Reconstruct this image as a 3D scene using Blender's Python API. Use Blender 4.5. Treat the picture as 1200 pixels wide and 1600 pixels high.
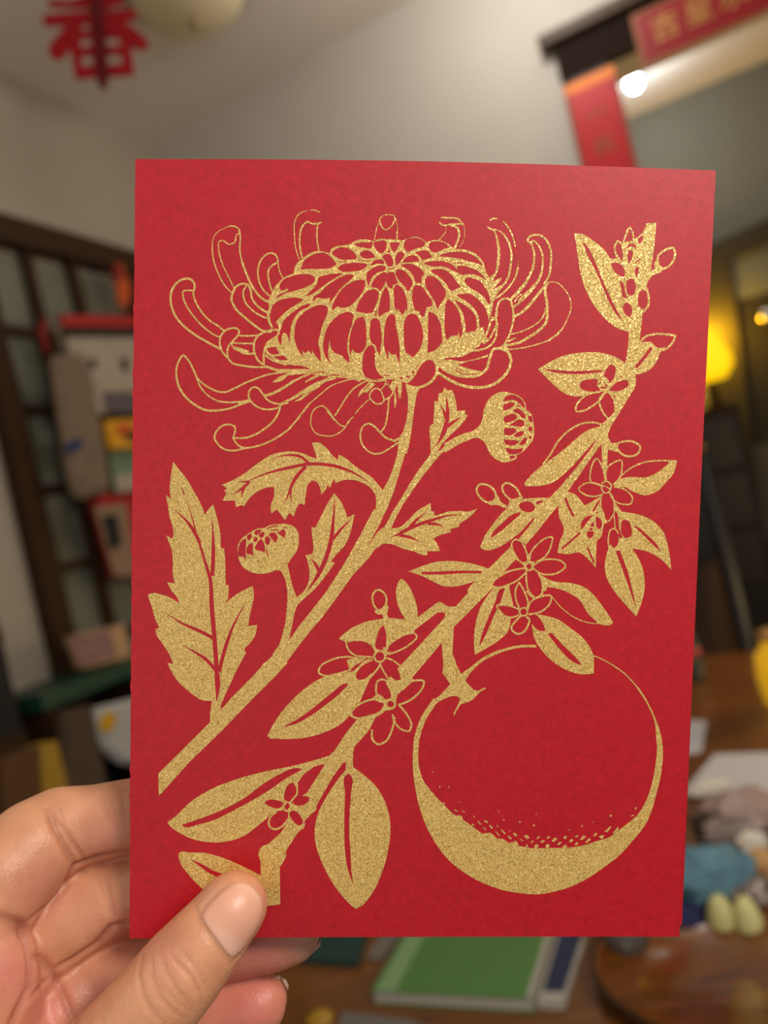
import bpy, bmesh, math, random
import numpy as np
from mathutils import Vector, Matrix
from mathutils.geometry import delaunay_2d_cdt
from mathutils.bvhtree import BVHTree

for o in list(bpy.data.objects): bpy.data.objects.remove(o)
random.seed(7)
SC = bpy.context.scene
COL = SC.collection

# ------------------------------------------------------------------ camera
CAMZ = 1.20
ROLL = math.radians(13.0)
FPX = 1201.0
RIGHT = Vector((math.cos(ROLL), 0, -math.sin(ROLL)))   # image right in the world
UP = Vector((math.sin(ROLL), 0, math.cos(ROLL)))       # image up in the world
FWD = Vector((0, 1, 0))
CAM = Vector((0, 0, CAMZ))
cd = bpy.data.cameras.new('camera'); cam = bpy.data.objects.new('camera', cd); COL.objects.link(cam)
cam.matrix_world = Matrix.Translation(CAM) @ Matrix((RIGHT, UP, -FWD)).transposed().to_4x4()
cd.sensor_fit = 'VERTICAL'; cd.sensor_height = 36.0; cd.lens = 36.0 * FPX / 1600.0
cd.clip_start = 0.01; cd.clip_end = 50
cd.dof.use_dof = True; cd.dof.focus_distance = 0.1725; cd.dof.aperture_fstop = 8.6
SC.camera = cam

# ------------------------------------------------------------------ world, lights, exposure
w = bpy.data.worlds.new('world'); SC.world = w; w.use_nodes = True
w.node_tree.nodes['Background'].inputs[0].default_value = (0.95, 0.97, 1.0, 1)
w.node_tree.nodes['Background'].inputs[1].default_value = 0.16
def area(name, loc, target, size, power, col):
    l = bpy.data.lights.new(name, 'AREA'); l.shape = 'DISK'; l.size = size; l.energy = power; l.color = col
    o = bpy.data.objects.new(name, l); COL.objects.link(o); o.location = loc
    o.rotation_euler = (Vector(target) - Vector(loc)).to_track_quat('-Z', 'Y').to_euler(); return o
area('room_light', (0.55, -0.33, 1.66), (0.0, 0.17, 1.18), 0.34, 7.3, (1.0, 0.93, 0.83))
area('ceiling_light_left', (-1.0, -0.6, 2.3), (0.0, 0.3, 1.0), 0.6, 3.0, (1.0, 0.88, 0.76))
def point(name, loc, power, col, r=0.05):
    l = bpy.data.lights.new(name, 'POINT'); l.energy = power; l.color = col; l.shadow_soft_size = r
    o = bpy.data.objects.new(name, l); COL.objects.link(o); o.location = loc; return o
vs = SC.view_settings
vs.view_transform = 'Standard'; vs.look = 'None'; vs.exposure = 0.0; vs.gamma = 1.0; vs.use_curve_mapping = False

# ------------------------------------------------------------------ helpers
def ray(px, py):
    return RIGHT * ((px - 600) / FPX) + UP * ((800 - py) / FPX) + FWD
def P(px, py, d):
    return CAM + ray(px, py) * d
def on_plane(px, py, pt, n):
    r = ray(px, py); n = Vector(n); t = (Vector(pt) - CAM).dot(n) / r.dot(n); return CAM + r * t
def on_z(px, py, z): return on_plane(px, py, (0, 0, z), (0, 0, 1))
def srgb(r, g, b):
    f = lambda c: (c / 255 / 12.92) if c <= 10 else ((c / 255 + 0.055) / 1.055) ** 2.4
    return (f(r), f(g), f(b), 1)
def mat(name, col, rough=0.6, metal=0.0, noise=0.0, nscale=20, bump=0.0, bscale=60, spec=0.5, emit=None, estr=0, trans=0, sss=0, coat=0, wave=None):
    m = bpy.data.materials.new(name); m.use_nodes = True; nt = m.node_tree; b = nt.nodes['Principled BSDF']
    b.inputs['Base Color'].default_value = col; b.inputs['Roughness'].default_value = rough
    b.inputs['Metallic'].default_value = metal; b.inputs['Specular IOR Level'].default_value = spec
    b.inputs['Transmission Weight'].default_value = trans; b.inputs['Coat Weight'].default_value = coat
    if emit: b.inputs['Emission Color'].default_value = emit; b.inputs['Emission Strength'].default_value = estr
    if noise or bump:
        tc = nt.nodes.new('ShaderNodeTexCoord')
    if noise:
        n = nt.nodes.new('ShaderNodeTexNoise'); n.inputs['Scale'].default_value = nscale; n.inputs['Detail'].default_value = 6
        if wave:
            mp = nt.nodes.new('ShaderNodeMapping'); mp.inputs['Scale'].default_value = wave
            nt.links.new(tc.outputs['Object'], mp.inputs[0]); nt.links.new(mp.outputs[0], n.inputs['Vector'])
        else: nt.links.new(tc.outputs['Object'], n.inputs['Vector'])
        r = nt.nodes.new('ShaderNodeValToRGB'); r.color_ramp.elements[0].position = 0.3; r.color_ramp.elements[1].position = 0.7
        r.color_ramp.elements[0].color = tuple(c * (1 - noise) for c in col[:3]) + (1,)
        r.color_ramp.elements[1].color = tuple(min(1, c * (1 + noise)) for c in col[:3]) + (1,)
        nt.links.new(n.outputs['Fac'], r.inputs[0]); nt.links.new(r.outputs[0], b.inputs['Base Color'])
    if bump:
        n2 = nt.nodes.new('ShaderNodeTexNoise'); n2.inputs['Scale'].default_value = bscale; n2.inputs['Detail'].default_value = 4
        nt.links.new(tc.outputs['Object'], n2.inputs['Vector'])
        bp = nt.nodes.new('ShaderNodeBump'); bp.inputs['Strength'].default_value = bump; bp.inputs['Distance'].default_value = 0.002
        nt.links.new(n2.outputs['Fac'], bp.inputs['Height']); nt.links.new(bp.outputs[0], b.inputs['Normal'])
    return m
def mesh_obj(name, verts, faces, m, parent=None, smooth=False):
    me = bpy.data.meshes.new(name); me.from_pydata([tuple(v) for v in verts], [], faces); me.update()
    if m: me.materials.append(m)
    if smooth: me.polygons.foreach_set('use_smooth', [True] * len(me.polygons))
    o = bpy.data.objects.new(name, me); COL.objects.link(o)
    if parent: o.parent = parent; o.matrix_parent_inverse = parent.matrix_world.inverted()
    return o
def tag(o, label=None, cat=None, group=None, kind=None):
    if label: o['label'] = label
    if cat: o['category'] = cat
    if group: o['group'] = group
    if kind: o['kind'] = kind
    return o
def thing(name, loc, label, cat, group=None):
    o = bpy.data.objects.new(name, None); COL.objects.link(o); o.location = loc; o.empty_display_size = 0.02
    o.matrix_world = Matrix.Translation(loc)
    return tag(o, label, cat, group)
class B:
    """collects boxes, prisms and lathes into one mesh"""
    def __init__(s): s.bm = bmesh.new()
    def box(s, c, ax, ay, az, bev=0.0):
        c, ax, ay, az = Vector(c), Vector(ax), Vector(ay), Vector(az)
        b2 = bmesh.new(); vs_ = [b2.verts.new(c + ax * i + ay * j + az * k) for i in (-1, 1) for j in (-1, 1) for k in (-1, 1)]
        for f in ((0, 1, 3, 2), (4, 6, 7, 5), (0, 4, 5, 1), (2, 3, 7, 6), (0, 2, 6, 4), (1, 5, 7, 3)): b2.faces.new([vs_[i] for i in f])
        if bev: bmesh.ops.bevel(b2, geom=b2.edges[:], offset=bev, segments=2, affect='EDGES')
        s.add(b2); return s
    def add(s, b2):
        bmesh.ops.recalc_face_normals(b2, faces=b2.faces[:])
        me = bpy.data.meshes.new('t'); b2.to_mesh(me); b2.free(); s.bm.from_mesh(me); bpy.data.meshes.remove(me)
    def prism(s, pts, d):
        """pts 3D polygon, d thickness vector"""
        d = Vector(d); b2 = bmesh.new(); n = len(pts)
        a = [b2.verts.new(Vector(p)) for p in pts]; c = [b2.verts.new(Vector(p) + d) for p in pts]
        b2.faces.new(a); b2.faces.new(c[::-1])
        for i in range(n): b2.faces.new((a[i], a[(i + 1) % n], c[(i + 1) % n], c[i]))
        s.add(b2); return s
    def lathe(s, c, prof, axis=(0, 0, 1), n=32, sx=1.0, sy=1.0, cap=True):
        """prof list of (r, h)"""
        ax = Vector(axis).normalized(); q = Vector((0, 0, 1)).rotation_difference(ax); b2 = bmesh.new(); rings = []
        for r, h in prof:
            if r < 1e-6: rings.append([b2.verts.new(Vector(c) + q @ Vector((0, 0, h)))])
            else: rings.append([b2.verts.new(Vector(c) + q @ Vector((r * sx * math.cos(2 * math.pi * i / n), r * sy * math.sin(2 * math.pi * i / n), h))) for i in range(n)])
        for A, D in zip(rings, rings[1:]):
            for i in range(n):
                j = (i + 1) % n
                if len(A) == 1 and len(D) > 1: b2.faces.new((A[0], D[j], D[i]))
                elif len(D) == 1 and len(A) > 1: b2.faces.new((A[i], A[j], D[0]))
                elif len(A) > 1: b2.faces.new((A[i], A[j], D[j], D[i]))
        if cap and len(rings[0]) > 1: b2.faces.new(rings[0][::-1])
        if cap and len(rings[-1]) > 1: b2.faces.new(rings[-1])
        s.add(b2); return s
    def tube(s, pts, r, n=10):
        pts = [Vector(p) for p in pts]; b2 = bmesh.new(); rings = []
        for i, p in enumerate(pts):
            d = (pts[min(i + 1, len(pts) - 1)] - pts[max(i - 1, 0)]).normalized(); u = d.orthogonal().normalized(); v = d.cross(u)
            rr = r[i] if isinstance(r, (list, tuple)) else r
            rings.append([b2.verts.new(p + (u * math.cos(2 * math.pi * k / n) + v * math.sin(2 * math.pi * k / n)) * rr) for k in range(n)])
        for A, D in zip(rings, rings[1:]):
            for i in range(n): b2.faces.new((A[i], A[(i + 1) % n], D[(i + 1) % n], D[i]))
        b2.faces.new(rings[0][::-1]); b2.faces.new(rings[-1]); s.add(b2); return s
    def blob(s, c, rx, ry, rz, rough=0.15, sub=4, seed=0, freq=2.2):
        from mathutils import noise as N
        b2 = bmesh.new(); bmesh.ops.create_icosphere(b2, subdivisions=sub, radius=1.0)
        for v in b2.verts:
            k = 1 + rough * N.noise(v.co * freq + Vector((seed * 7.3, seed * 1.7, 0))) + rough * 0.5 * N.noise(v.co * freq * 2.7 + Vector((seed, 0, 3)))
            v.co = Vector(c) + Vector((v.co.x * rx * k, v.co.y * ry * k, v.co.z * rz * k))
        s.add(b2); return s
    def build(s, name, m, parent=None, smooth=False):
        me = bpy.data.meshes.new(name); s.bm.to_mesh(me); s.bm.free()
        if m: me.materials.append(m)
        if smooth: me.polygons.foreach_set('use_smooth', [True] * len(me.polygons))
        o = bpy.data.objects.new(name, me); COL.objects.link(o)
        if parent: o.parent = parent; o.matrix_parent_inverse = parent.matrix_world.inverted()
        return o

area('front_fill_light', (-0.35, -1.0, 1.05), (0.0, 0.3, 1.15), 0.8, 1.5, (1.0, 0.92, 0.84))  # added frontal fill behind the camera, brightens the fingertips below the card
point('ceiling_fill_light', (0.25, -0.5, 2.0), 2.4, (1.0, 0.94, 0.88), 0.15)  # added fill without a fixture, lifts the ceiling

# ------------------------------------------------------------------ the room
K = Vector((-0.45, 2.43, 2.5)); E1 = Vector((0.899, -0.438, 0)).normalized(); E2 = Vector((-0.438, -0.899, 0)).normalized(); ZU = Vector((0, 0, 1))
def BW(s, z, d=0.0): return Vector((K.x, K.y, 0)) + E1 * s + E2 * d + ZU * z        # back wall coordinates, d towards the room
def LW(s, z, d=0.0): return Vector((K.x, K.y, 0)) + E2 * s + E1 * d + ZU * z        # left wall coordinates
def onL(px, py, d): return on_plane(px, py, LW(0, 0, d), E1)
def onB(px, py, d): return on_plane(px, py, BW(0, 0, d), E2)
def to_s(p, base): return (p - Vector((K.x, K.y, 0))).dot(base)
M_ceil = mat('ceiling_paint', srgb(228, 221, 214), rough=0.9, noise=0.03, nscale=3)
M_wall = mat('wall_paint', srgb(182, 170, 152), rough=0.9, noise=0.03, nscale=4)
M_wallb = mat('wall_paint_cream', srgb(205, 198, 186), rough=0.85, noise=0.03, nscale=4)
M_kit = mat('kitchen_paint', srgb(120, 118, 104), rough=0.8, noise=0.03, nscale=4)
M_dark = mat('dark_wood', srgb(60, 38, 18), rough=0.6, spec=0.2, noise=0.25, nscale=6, wave=(3, 3, 30))
M_trimw = mat('trim_wood', srgb(74, 54, 38), rough=0.5, spec=0.3, noise=0.2, nscale=8, wave=(3, 3, 30))
M_floor = mat('floor_wood', srgb(130, 84, 40), rough=0.35, noise=0.25, nscale=5, wave=(2, 14, 2))
M_table = mat('table_wood', srgb(116, 70, 28), rough=0.28, noise=0.35, nscale=9, wave=(2, 12, 2), coat=0.3)
def struct(o): o['kind'] = 'structure'; return o
def slab(name, m, c, ax, ay, az): return struct(B().box(c, ax, ay, az).build(name, m))
# left wall, back wall left of the opening, above it and far right, ceiling, floor
slab('wall_left', M_wall, LW(1.7, 1.25, -0.05), E2 * 1.7, E1 * 0.05, ZU * 1.25)
wb = B()
wb.box(BW(0.59, 1.25, -0.06), E1 * 0.69, E2 * 0.06, ZU * 1.25)
wb.box(BW(2.14, 2.31, -0.06), E1 * 0.86, E2 * 0.06, ZU * 0.19)
wb.box(BW(2.85, 1.06, -0.06), E1 * 0.15, E2 * 0.06, ZU * 1.06)
struct(wb.build('wall_back', M_wallb))
slab('ceiling', M_ceil, BW(1.55, 2.55, 0.15), E1 * 1.75, E2 * 3.2, ZU * 0.05)
slab('floor', M_floor, BW(1.55, -0.03, 0.15), E1 * 1.75, E2 * 3.2, ZU * 0.03)
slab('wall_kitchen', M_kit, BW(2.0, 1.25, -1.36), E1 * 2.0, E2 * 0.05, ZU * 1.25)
for z0 in (0.06,): struct(B().box(BW(0.6, z0, 0.008), E1 * 0.6, E2 * 0.008, ZU * 0.06).build('baseboard_back', M_trimw))
# opening trim: jamb boards and header
tr = struct(B().box(BW(1.30, 1.06, 0.012), E1 * 0.05, E2 * 0.012, ZU * 1.06).build('trim_1', M_trimw))
hd = B().box(BW(2.0, 2.165, 0.014), E1 * 0.76, E2 * 0.014, ZU * 0.045)
M_head = mat('header_wood', srgb(34, 22, 12), rough=0.7, spec=0.1)
struct(hd.build('trim_2', M_head))
hc = B().box(BW(2.0, 2.222, 0.024), E1 * 0.79, E2 * 0.024, ZU * 0.013); struct(hc.build('trim_3', M_trimw))
struct(B().box(BW(1.275, 1.05, -0.06), E1 * 0.014, E2 * 0.07, ZU * 1.05).build('trim_4', M_dark))

# French door on the left wall: posts, muntins, panes
M_pane = mat('pane_glass', srgb(112, 114, 98), rough=0.12, spec=0.8, noise=0.18, nscale=5)
door = B()
z1, z2 = 0.06, 2.06
for s_, hw in ((0.775, 0.028), (0.27, 0.03)): door.box(LW(s_, (z1 + z2) / 2, 0.02), E2 * hw, E1 * 0.02, ZU * (z2 - z1) / 2)
door.box(LW(0.52, 2.045, 0.024), E2 * 0.30, E1 * 0.024, ZU * 0.034)
door.box(LW(0.52, 0.16, 0.02), E2 * 0.23, E1 * 0.02, ZU * 0.1)
D = struct(door.build('door_1', M_dark))
cols = [(0.745, 0.640), (0.610, 0.500), (0.474, 0.315)]
rowz = [1.995, 1.805, 1.615, 1.425, 1.243, 1.055, 0.865, 0.675, 0.485, 0.295]
pane_me = None
for ci in range(2):
    x = (cols[ci][1] + cols[ci + 1][0]) / 2
    B().box(LW(x, 1.15, 0.018), E2 * 0.012, E1 * 0.012, ZU * 0.86).build('muntin', M_dark, D)
for z in rowz[1:-1]: B().box(LW(0.52, z, 0.016), E2 * 0.225, E1 * 0.010, ZU * 0.011).build('muntin', M_dark, D)
for a, b_ in cols:
    for zt, zb in zip(rowz, rowz[1:]):
        B().box(LW((a + b_) / 2, (zt + zb) / 2, 0.006), E2 * ((a - b_) / 2 + 0.01), E1 * 0.003, ZU * ((zt - zb) / 2 - 0.004)).build('pane', M_pane, D)

# ceiling lamp, unlit cream dome
c = on_z(292, -22, 2.5); lampt = thing('ceiling_lamp', c, 'round cream dome ceiling lamp, switched off, at the top left', 'lamp')
M_dome = mat('dome_glass', srgb(226, 214, 176), rough=0.3, spec=0.5)
prof = [(0.135 * math.cos(a), -0.012 - 0.075 * math.sin(a)) for a in [math.pi / 2 * k / 12 for k in range(13)]]
B().lathe(c, prof, n=48).build('shade', M_dome, lampt, True)
B().lathe(c, [(0.150, 0), (0.150, -0.014), (0.138, -0.018)], n=48).build('rim', mat('lamp_metal', srgb(170, 160, 130), rough=0.3, metal=0.6), lampt, True)
B().lathe(c + Vector((0, 0, -0.087)), [(0.011, 0), (0.012, -0.008), (0.006, -0.016), (0, -0.018)], n=16).build('finial', mat('finial_metal', srgb(170, 150, 110), rough=0.3, metal=0.7), lampt, True)

# hanging cut-out character
M_felt = mat('red_felt', srgb(172, 10, 24), rough=0.9, noise=0.1, nscale=300)
M_felt2 = mat('dark_red_felt', srgb(104, 4, 12), rough=0.9)
PY = 1.25
def oy(px, py, y=PY): return on_plane(px, py, (0, y, 0), (0, 1, 0))
orn = thing('spring_ornament', oy(165, 146), 'red cut-out Chinese character for spring, hanging at the top left', 'ornament')
C1 = lambda x, y: (x / 2.857, y / 2.857)
PK_ = [0]
def plate(b, pts, y=PY, th=0.004):
    PK_[0] += 1; b.prism([oy(*C1(*p), y) - Vector((0, 0.00045 * PK_[0], 0)) for p in pts], (0, -th, 0))
pb = B()
for pts in ([(215, 5), (320, 8), (400, -20), (470, -20), (560, -12), (552, 22), (470, 45), (330, 42), (222, 36)],
            [(196, 74), (330, 60), (470, 54), (605, 46), (616, 92), (470, 112), (320, 116), (200, 122)],
            [(205, -80), (330, -84), (560, -104), (560, -68), (400, -56), (210, -44)],
            [(290, 90), (400, 60), (330, 210), (285, 266), (250, 276), (222, 250), (228, 205), (285, 140)],
            [(480, 60), (560, 100), (656, 178), (668, 212), (640, 236), (590, 218), (520, 170), (470, 120)]):
    plate(pb, pts)
pb.build('strokes', M_felt, orn)
bx = B()
L0, R0 = (306, 110), (560, 100)
def seg(a, b_, c_, d_): plate(bx, [a, b_, c_, d_], PY - 0.002)
seg((300, 95), (362, 95), (372, 362), (342, 362)); seg((300, 95), (350, 95), (354, 362), (348, 364))
seg((530, 95), (572, 95), (606, 340), (556, 346))
seg((300, 92), (566, 92), (568, 114), (304, 116)); seg((318, 150), (572, 142), (578, 182), (326, 186))
seg((330, 226), (580, 216), (590, 254), (342, 264)); seg((340, 310), (600, 298), (608, 346), (350, 364))
seg((402, 100), (474, 100), (494, 350), (430, 350)); seg((470, 100), (576, 100), (576, 160), (480, 160))
seg((535, 160), (575, 160), (600, 300), (560, 300))
bx.build('lower_box', M_felt, orn)
sp = B(); plate(sp, [(405, -110), (450, -112), (492, 350), (488, 400), (470, 416), (452, 398), (446, 350)], PY - 0.006, 0.010); sp.build('centre_fold', M_felt2, orn)
B().tube([oy(*C1(428, -110)), Vector((oy(*C1(428, -110)).x, PY, 2.5))], 0.0012, 6).build('cord', M_felt2, orn)

# banners
M_red = mat('banner_red', srgb(200, 8, 20), rough=0.45, noise=0.06, nscale=40)
M_redd = mat('banner_deep_red', srgb(150, 8, 24), rough=0.45, noise=0.06, nscale=40)
M_gold2 = mat('banner_gold', srgb(206, 160, 90), rough=0.4, metal=0.35)
M_orange = mat('banner_orange', srgb(214, 116, 30), rough=0.45, metal=0.2)
def text_mesh(name, s, size, m, parent, org, ax, ay, ext=0.0006):
    cu = bpy.data.curves.new(name, 'FONT'); cu.body = s; cu.size = size; cu.align_x = 'CENTER'; cu.align_y = 'CENTER'; cu.extrude = ext; cu.offset = 0.0
    o = bpy.data.objects.new('t', cu); COL.objects.link(o); d = bpy.context.evaluated_depsgraph_get(); me = bpy.data.meshes.new_from_object(o.evaluated_get(d)); me.name = name
    bpy.data.objects.remove(o); me.materials.clear(); me.materials.append(m)
    az = Vector(ax).cross(Vector(ay)).normalized(); M = Matrix((Vector(ax).normalized(), Vector(ay).normalized(), az)).transposed().to_4x4(); M.translation = org
    me.transform(M); q = bpy.data.objects.new(name, me); COL.objects.link(q); q.parent = parent; q.matrix_parent_inverse = parent.matrix_world.inverted(); return q
hb = thing('fortune_banner', BW(1.62, 2.07, 0.03), 'red horizontal paper banner with gold characters above the doorway', 'banner')
B().box(BW(1.655, 2.128, 0.031), E1 * 0.235, E2 * 0.0008, ZU * 0.062).build('border', mat('dull_gold_border', srgb(150, 84, 44), rough=0.5), hb)
B().box(BW(1.655, 2.128, 0.0325), E1 * 0.224, E2 * 0.0009, ZU * 0.052).build('paper', M_redd, hb)
for k, chn in enumerate('吉星永照'): text_mesh('character', chn, 0.064, M_gold2, hb, BW(1.487 + 0.072 * k, 2.130, 0.0338), E1, ZU)
vb = thing('couplet_banner', BW(1.30, 1.35, 0.03), 'red vertical paper couplet hanging down the left side of the doorway', 'banner')
B().box(BW(1.302, 1.73, 0.0262), E1 * 0.062, E2 * 0.0008, ZU * 0.37).build('border', mat('dull_orange_border', srgb(150, 54, 28), rough=0.5), vb)
B().box(BW(1.302, 2.092, 0.0284), E1 * 0.060, E2 * 0.0006, ZU * 0.012).build('top_band', M_orange, vb)
B().box(BW(1.302, 1.725, 0.0277), E1 * 0.052, E2 * 0.0009, ZU * 0.355).build('paper', M_red, vb)
for k, chn in enumerate('一帆'): text_mesh('character', chn, 0.05, mat('faded_gold', srgb(150, 92, 50), rough=0.6), vb, BW(1.303, 2.008 - 0.078 * k, 0.029), E1, ZU)

# kitchen beyond: bulb, dark frame, lamp and cabinet
kb = on_plane(990, 130, (0, 0, 2.44), (0, 0, 1))
bulb = thing('ceiling_bulb', kb + ZU * 0.06, 'bright white ceiling light seen through the doorway', 'lamp')
B().lathe(kb, [(0, -0.026), (0.014, -0.022), (0.024, -0.010), (0.026, 0.004), (0.022, 0.018), (0.014, 0.030), (0.012, 0.04)], n=24).build('globe', mat('bulb_glow', (1, 1, 1, 1), emit=(1, 0.98, 0.93, 1), estr=30), bulb, True)
B().lathe(kb, [(0.014, 0.036), (0.03, 0.042), (0.03, 0.06)], n=24).build('fitting', mat('white_plastic', srgb(220, 220, 215), rough=0.4), bulb, True)
point('bulb_light', kb + Vector((0, 0, -0.07)), 3.2, (0.85, 0.93, 1.0), 0.04)
KD = -1.30
def kq(name, m, pts, th=0.03, d=KD, parent=None, st=True):
    o = B().prism([onB(x, y, d) for x, y in pts], E2 * th).build(name, m, parent)
    if st and not parent: o['kind'] = 'structure'
    return o
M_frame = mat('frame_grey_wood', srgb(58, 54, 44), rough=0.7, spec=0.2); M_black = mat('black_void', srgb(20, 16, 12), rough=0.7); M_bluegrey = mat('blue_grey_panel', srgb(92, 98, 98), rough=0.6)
D2 = kq('door_2', M_frame, [(1090, 395), (1200, 345), (1290, 310), (1294, 345), (1200, 385), (1140, 408), (1215, 1010), (1165, 1030)])
kq('door_panel', M_bluegrey, [(1140, 400), (1290, 345), (1300, 430), (1150, 470)], 0.012, KD, D2)
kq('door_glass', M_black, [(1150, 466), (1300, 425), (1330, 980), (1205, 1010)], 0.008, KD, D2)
kq('lower_panel', mat('dim_panel', srgb(70, 66, 56), rough=0.6), [(1172, 700), (1300, 660), (1320, 830), (1186, 850)], 0.016, KD, D2)
# cabinet with amber lamp
hk = onB(1199, 495, KD + 0.05); B().lathe(hk, [(0.008, -0.03), (0.010, 0), (0.026, 0.006), (0.030, 0.018), (0.022, 0.028), (0, 0.032)], axis=E2, n=24).build('door_handle', mat('steel', srgb(220, 214, 200), rough=0.15, metal=1.0), D2, True)
lb = onB(1098, 645, -1.06)
cab = thing('kitchen_cabinet', Vector((lb.x, lb.y, 0)), 'dark wooden cabinet under the glowing yellow lamp', 'cabinet')
zt = lb.z
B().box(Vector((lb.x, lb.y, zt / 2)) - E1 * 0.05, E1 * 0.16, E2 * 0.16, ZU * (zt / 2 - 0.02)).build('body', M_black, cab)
B().box(Vector((lb.x, lb.y, zt - 0.01)) - E1 * 0.05, E1 * 0.17, E2 * 0.17, ZU * 0.01).build('top', M_dark, cab)
for k in range(3):
    z = zt - 0.12 - 0.2 * k
    dr = B().box(Vector((lb.x, lb.y, z)) - E1 * 0.05 + E2 * 0.163, E1 * 0.145, E2 * 0.006, ZU * 0.085).build('drawer', mat('drawer_wood', srgb(40, 28, 18), rough=0.5), cab)
    B().lathe(Vector((lb.x, lb.y, z)) - E1 * 0.02 + E2 * 0.169, [(0.006, 0), (0.006, 0.012), (0.012, 0.018), (0.010, 0.026), (0, 0.028)], axis=E2, n=14).build('knob', M_gold2, dr, True)
lp = onB(1102, 562, -1.10); base = Vector((lp.x, lp.y, zt))
amb = thing('yellow_lamp', base, 'small glowing yellow lamp on a dark cabinet right of the card', 'lamp')
hgt = lp.z - zt
B().lathe(base, [(0.04, 0), (0.045, 0.01), (0.02, 0.02), (0.015, hgt * 0.55), (0.02, hgt * 0.6)], n=24).build('base', M_dark, amb, True)
B().lathe(Vector((lp.x, lp.y, lp.z)), [(0.0, -0.085), (0.058, -0.078), (0.088, -0.035), (0.086, 0.012), (0.062, 0.06), (0.034, 0.105), (0.015, 0.135), (0, 0.138)], n=32).build('globe', mat('amber_glow', (1, 0.6, 0.05, 1), emit=(1.0, 0.58, 0.0, 1), estr=1.15), amb, True)
point('amber_light', lp - E2 * 0.10 + ZU * 0.10 + E1*0.03, 8.0, (1.0, 0.56, 0.01), 0.05)
point('wall_fill_light', BW(1.25, 2.38, 0.42), 6.0, (1.0, 0.96, 0.90), 0.06)  # added unseen fill, brightens the right part of the back wall

# ------------------------------------------------------------------ things hanging on and standing by the French door
def hang(name, label, cat, pts, d, th, m, group=None):
    c = onL(sum(p[0] for p in pts) / len(pts), sum(p[1] for p in pts) / len(pts), d)
    t = thing(name, c, label, cat, group)
    return t, B().prism([onL(x, y, d) for x, y in pts], E1 * th)
M_bag = mat('tote_cloth', srgb(128, 108, 88), rough=0.9, noise=0.12, nscale=30); M_blue = mat('blue_print', srgb(38, 52, 96), rough=0.8)
M_white = mat('paper_white', srgb(178, 164, 146), rough=0.8, noise=0.08, nscale=20); M_redp = mat('red_plastic', srgb(176, 22, 20), rough=0.4)
M_strap = mat('red_strap', srgb(130, 24, 18), rough=0.8); M_dk = mat('dark_print_and_shade', srgb(52, 46, 38), rough=0.8); M_yel = mat('yellow_print', srgb(224, 160, 20), rough=0.6)
M_grn = mat('green_print', srgb(112, 134, 104), rough=0.7); M_lil = mat('grey_lilac_print', srgb(100, 90, 92), rough=0.8); M_org = mat('orange_print', srgb(206, 84, 24), rough=0.6)
t, b = hang('calendar', 'pale wall calendar with a red top bar and dark sketches, on the glass door', 'calendar', [(100, 525), (240, 525), (240, 642), (128, 650), (112, 580)], 0.075, 0.008, M_white)
b.build('sheet', M_white, t)
B().prism([onL(x, y, 0.085) for x, y in [(90, 494), (240, 496), (240, 513), (94, 512)]], E1 * 0.012).build('header_bar', M_redp, t)
B().prism([onL(x, y, 0.084) for x, y in [(98, 513), (240, 514), (240, 527), (104, 526)]], E1 * 0.004).build('shadow_band', M_dk, t)  # shade under the header bar, painted as a dark strip
for q in ([(118, 560), (132, 556), (134, 580), (122, 590)], [(138, 562), (150, 560), (150, 575), (140, 578)], [(188, 560), (200, 560), (200, 580), (190, 580)]):
    B().prism([onL(x, y, 0.084) for x, y in q], E1 * 0.001).build('drawing', M_dk, t)
B().prism([onL(x, y, 0.084) for x, y in [(160, 612), (238, 612), (238, 645), (164, 645)]], E1 * 0.001).build('picture', M_lil, t)
t, b = hang('tote_bag', 'brown cloth tote bag with a blue mark and a red strap, on the glass door', 'bag', [(68, 560), (118, 556), (135, 600), (158, 745), (164, 770), (112, 786), (100, 760), (80, 640)], 0.10, 0.035, M_bag)
o = b.build('bag', M_bag, t); o.modifiers.new('b', 'BEVEL').width = 0.012
B().prism([onL(x, y, 0.137) for x, y in [(100, 695), (118, 686), (130, 684), (128, 698), (112, 708), (102, 706)]], E1 * 0.001).build('blue_mark', M_blue, t)
B().tube([onL(68, 500, 0.11), onL(66, 520, 0.12), onL(74, 550, 0.12)], 0.010, 8).build('strap', M_strap, t, True)
B().tube([onL(86, 500, 0.11), onL(92, 530, 0.12), onL(108, 560, 0.12)], 0.006, 8).build('handle', M_bag, t, True)
t, b = hang('snack_packet', 'yellow and orange printed packet against the glass door', 'packet', [(155, 660), (240, 655), (240, 700), (164, 704)], 0.11, 0.02, M_yel)
b.build('packet', M_yel, t); B().prism([onL(x, y, 0.132) for x, y in [(182, 664), (205, 662), (206, 676), (186, 682)]], E1 * 0.001).build('orange_patch', M_org, t)
B().prism([onL(x, y, 0.132) for x, y in [(196, 676), (240, 668), (240, 684), (200, 690)]], E1 * 0.001).build('grey_patch', M_dk, t)
t, b = hang('leaflet', 'pale green leaflet below the yellow packet on the door', 'leaflet', [(166, 706), (240, 702), (240, 762), (178, 772)], 0.10, 0.006, M_grn)
b.build('sheet', M_grn, t); B().prism([onL(x, y, 0.108) for x, y in [(178, 742), (240, 738), (240, 764), (184, 768)]], E1 * 0.001).build('white_strip', M_white, t)
t, b = hang('red_box', 'red edged box with a dark window behind the card, left side', 'box', [(136, 776), (240, 770), (240, 900), (172, 905)], 0.06, 0.03, M_redp)
b.build('body', M_redp, t); B().prism([onL(x, y, 0.092) for x, y in [(146, 792), (196, 786), (214, 900), (178, 900)]], E1 * 0.002).build('front', mat('box_tan', srgb(150, 120, 95), rough=0.8), t)
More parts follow.
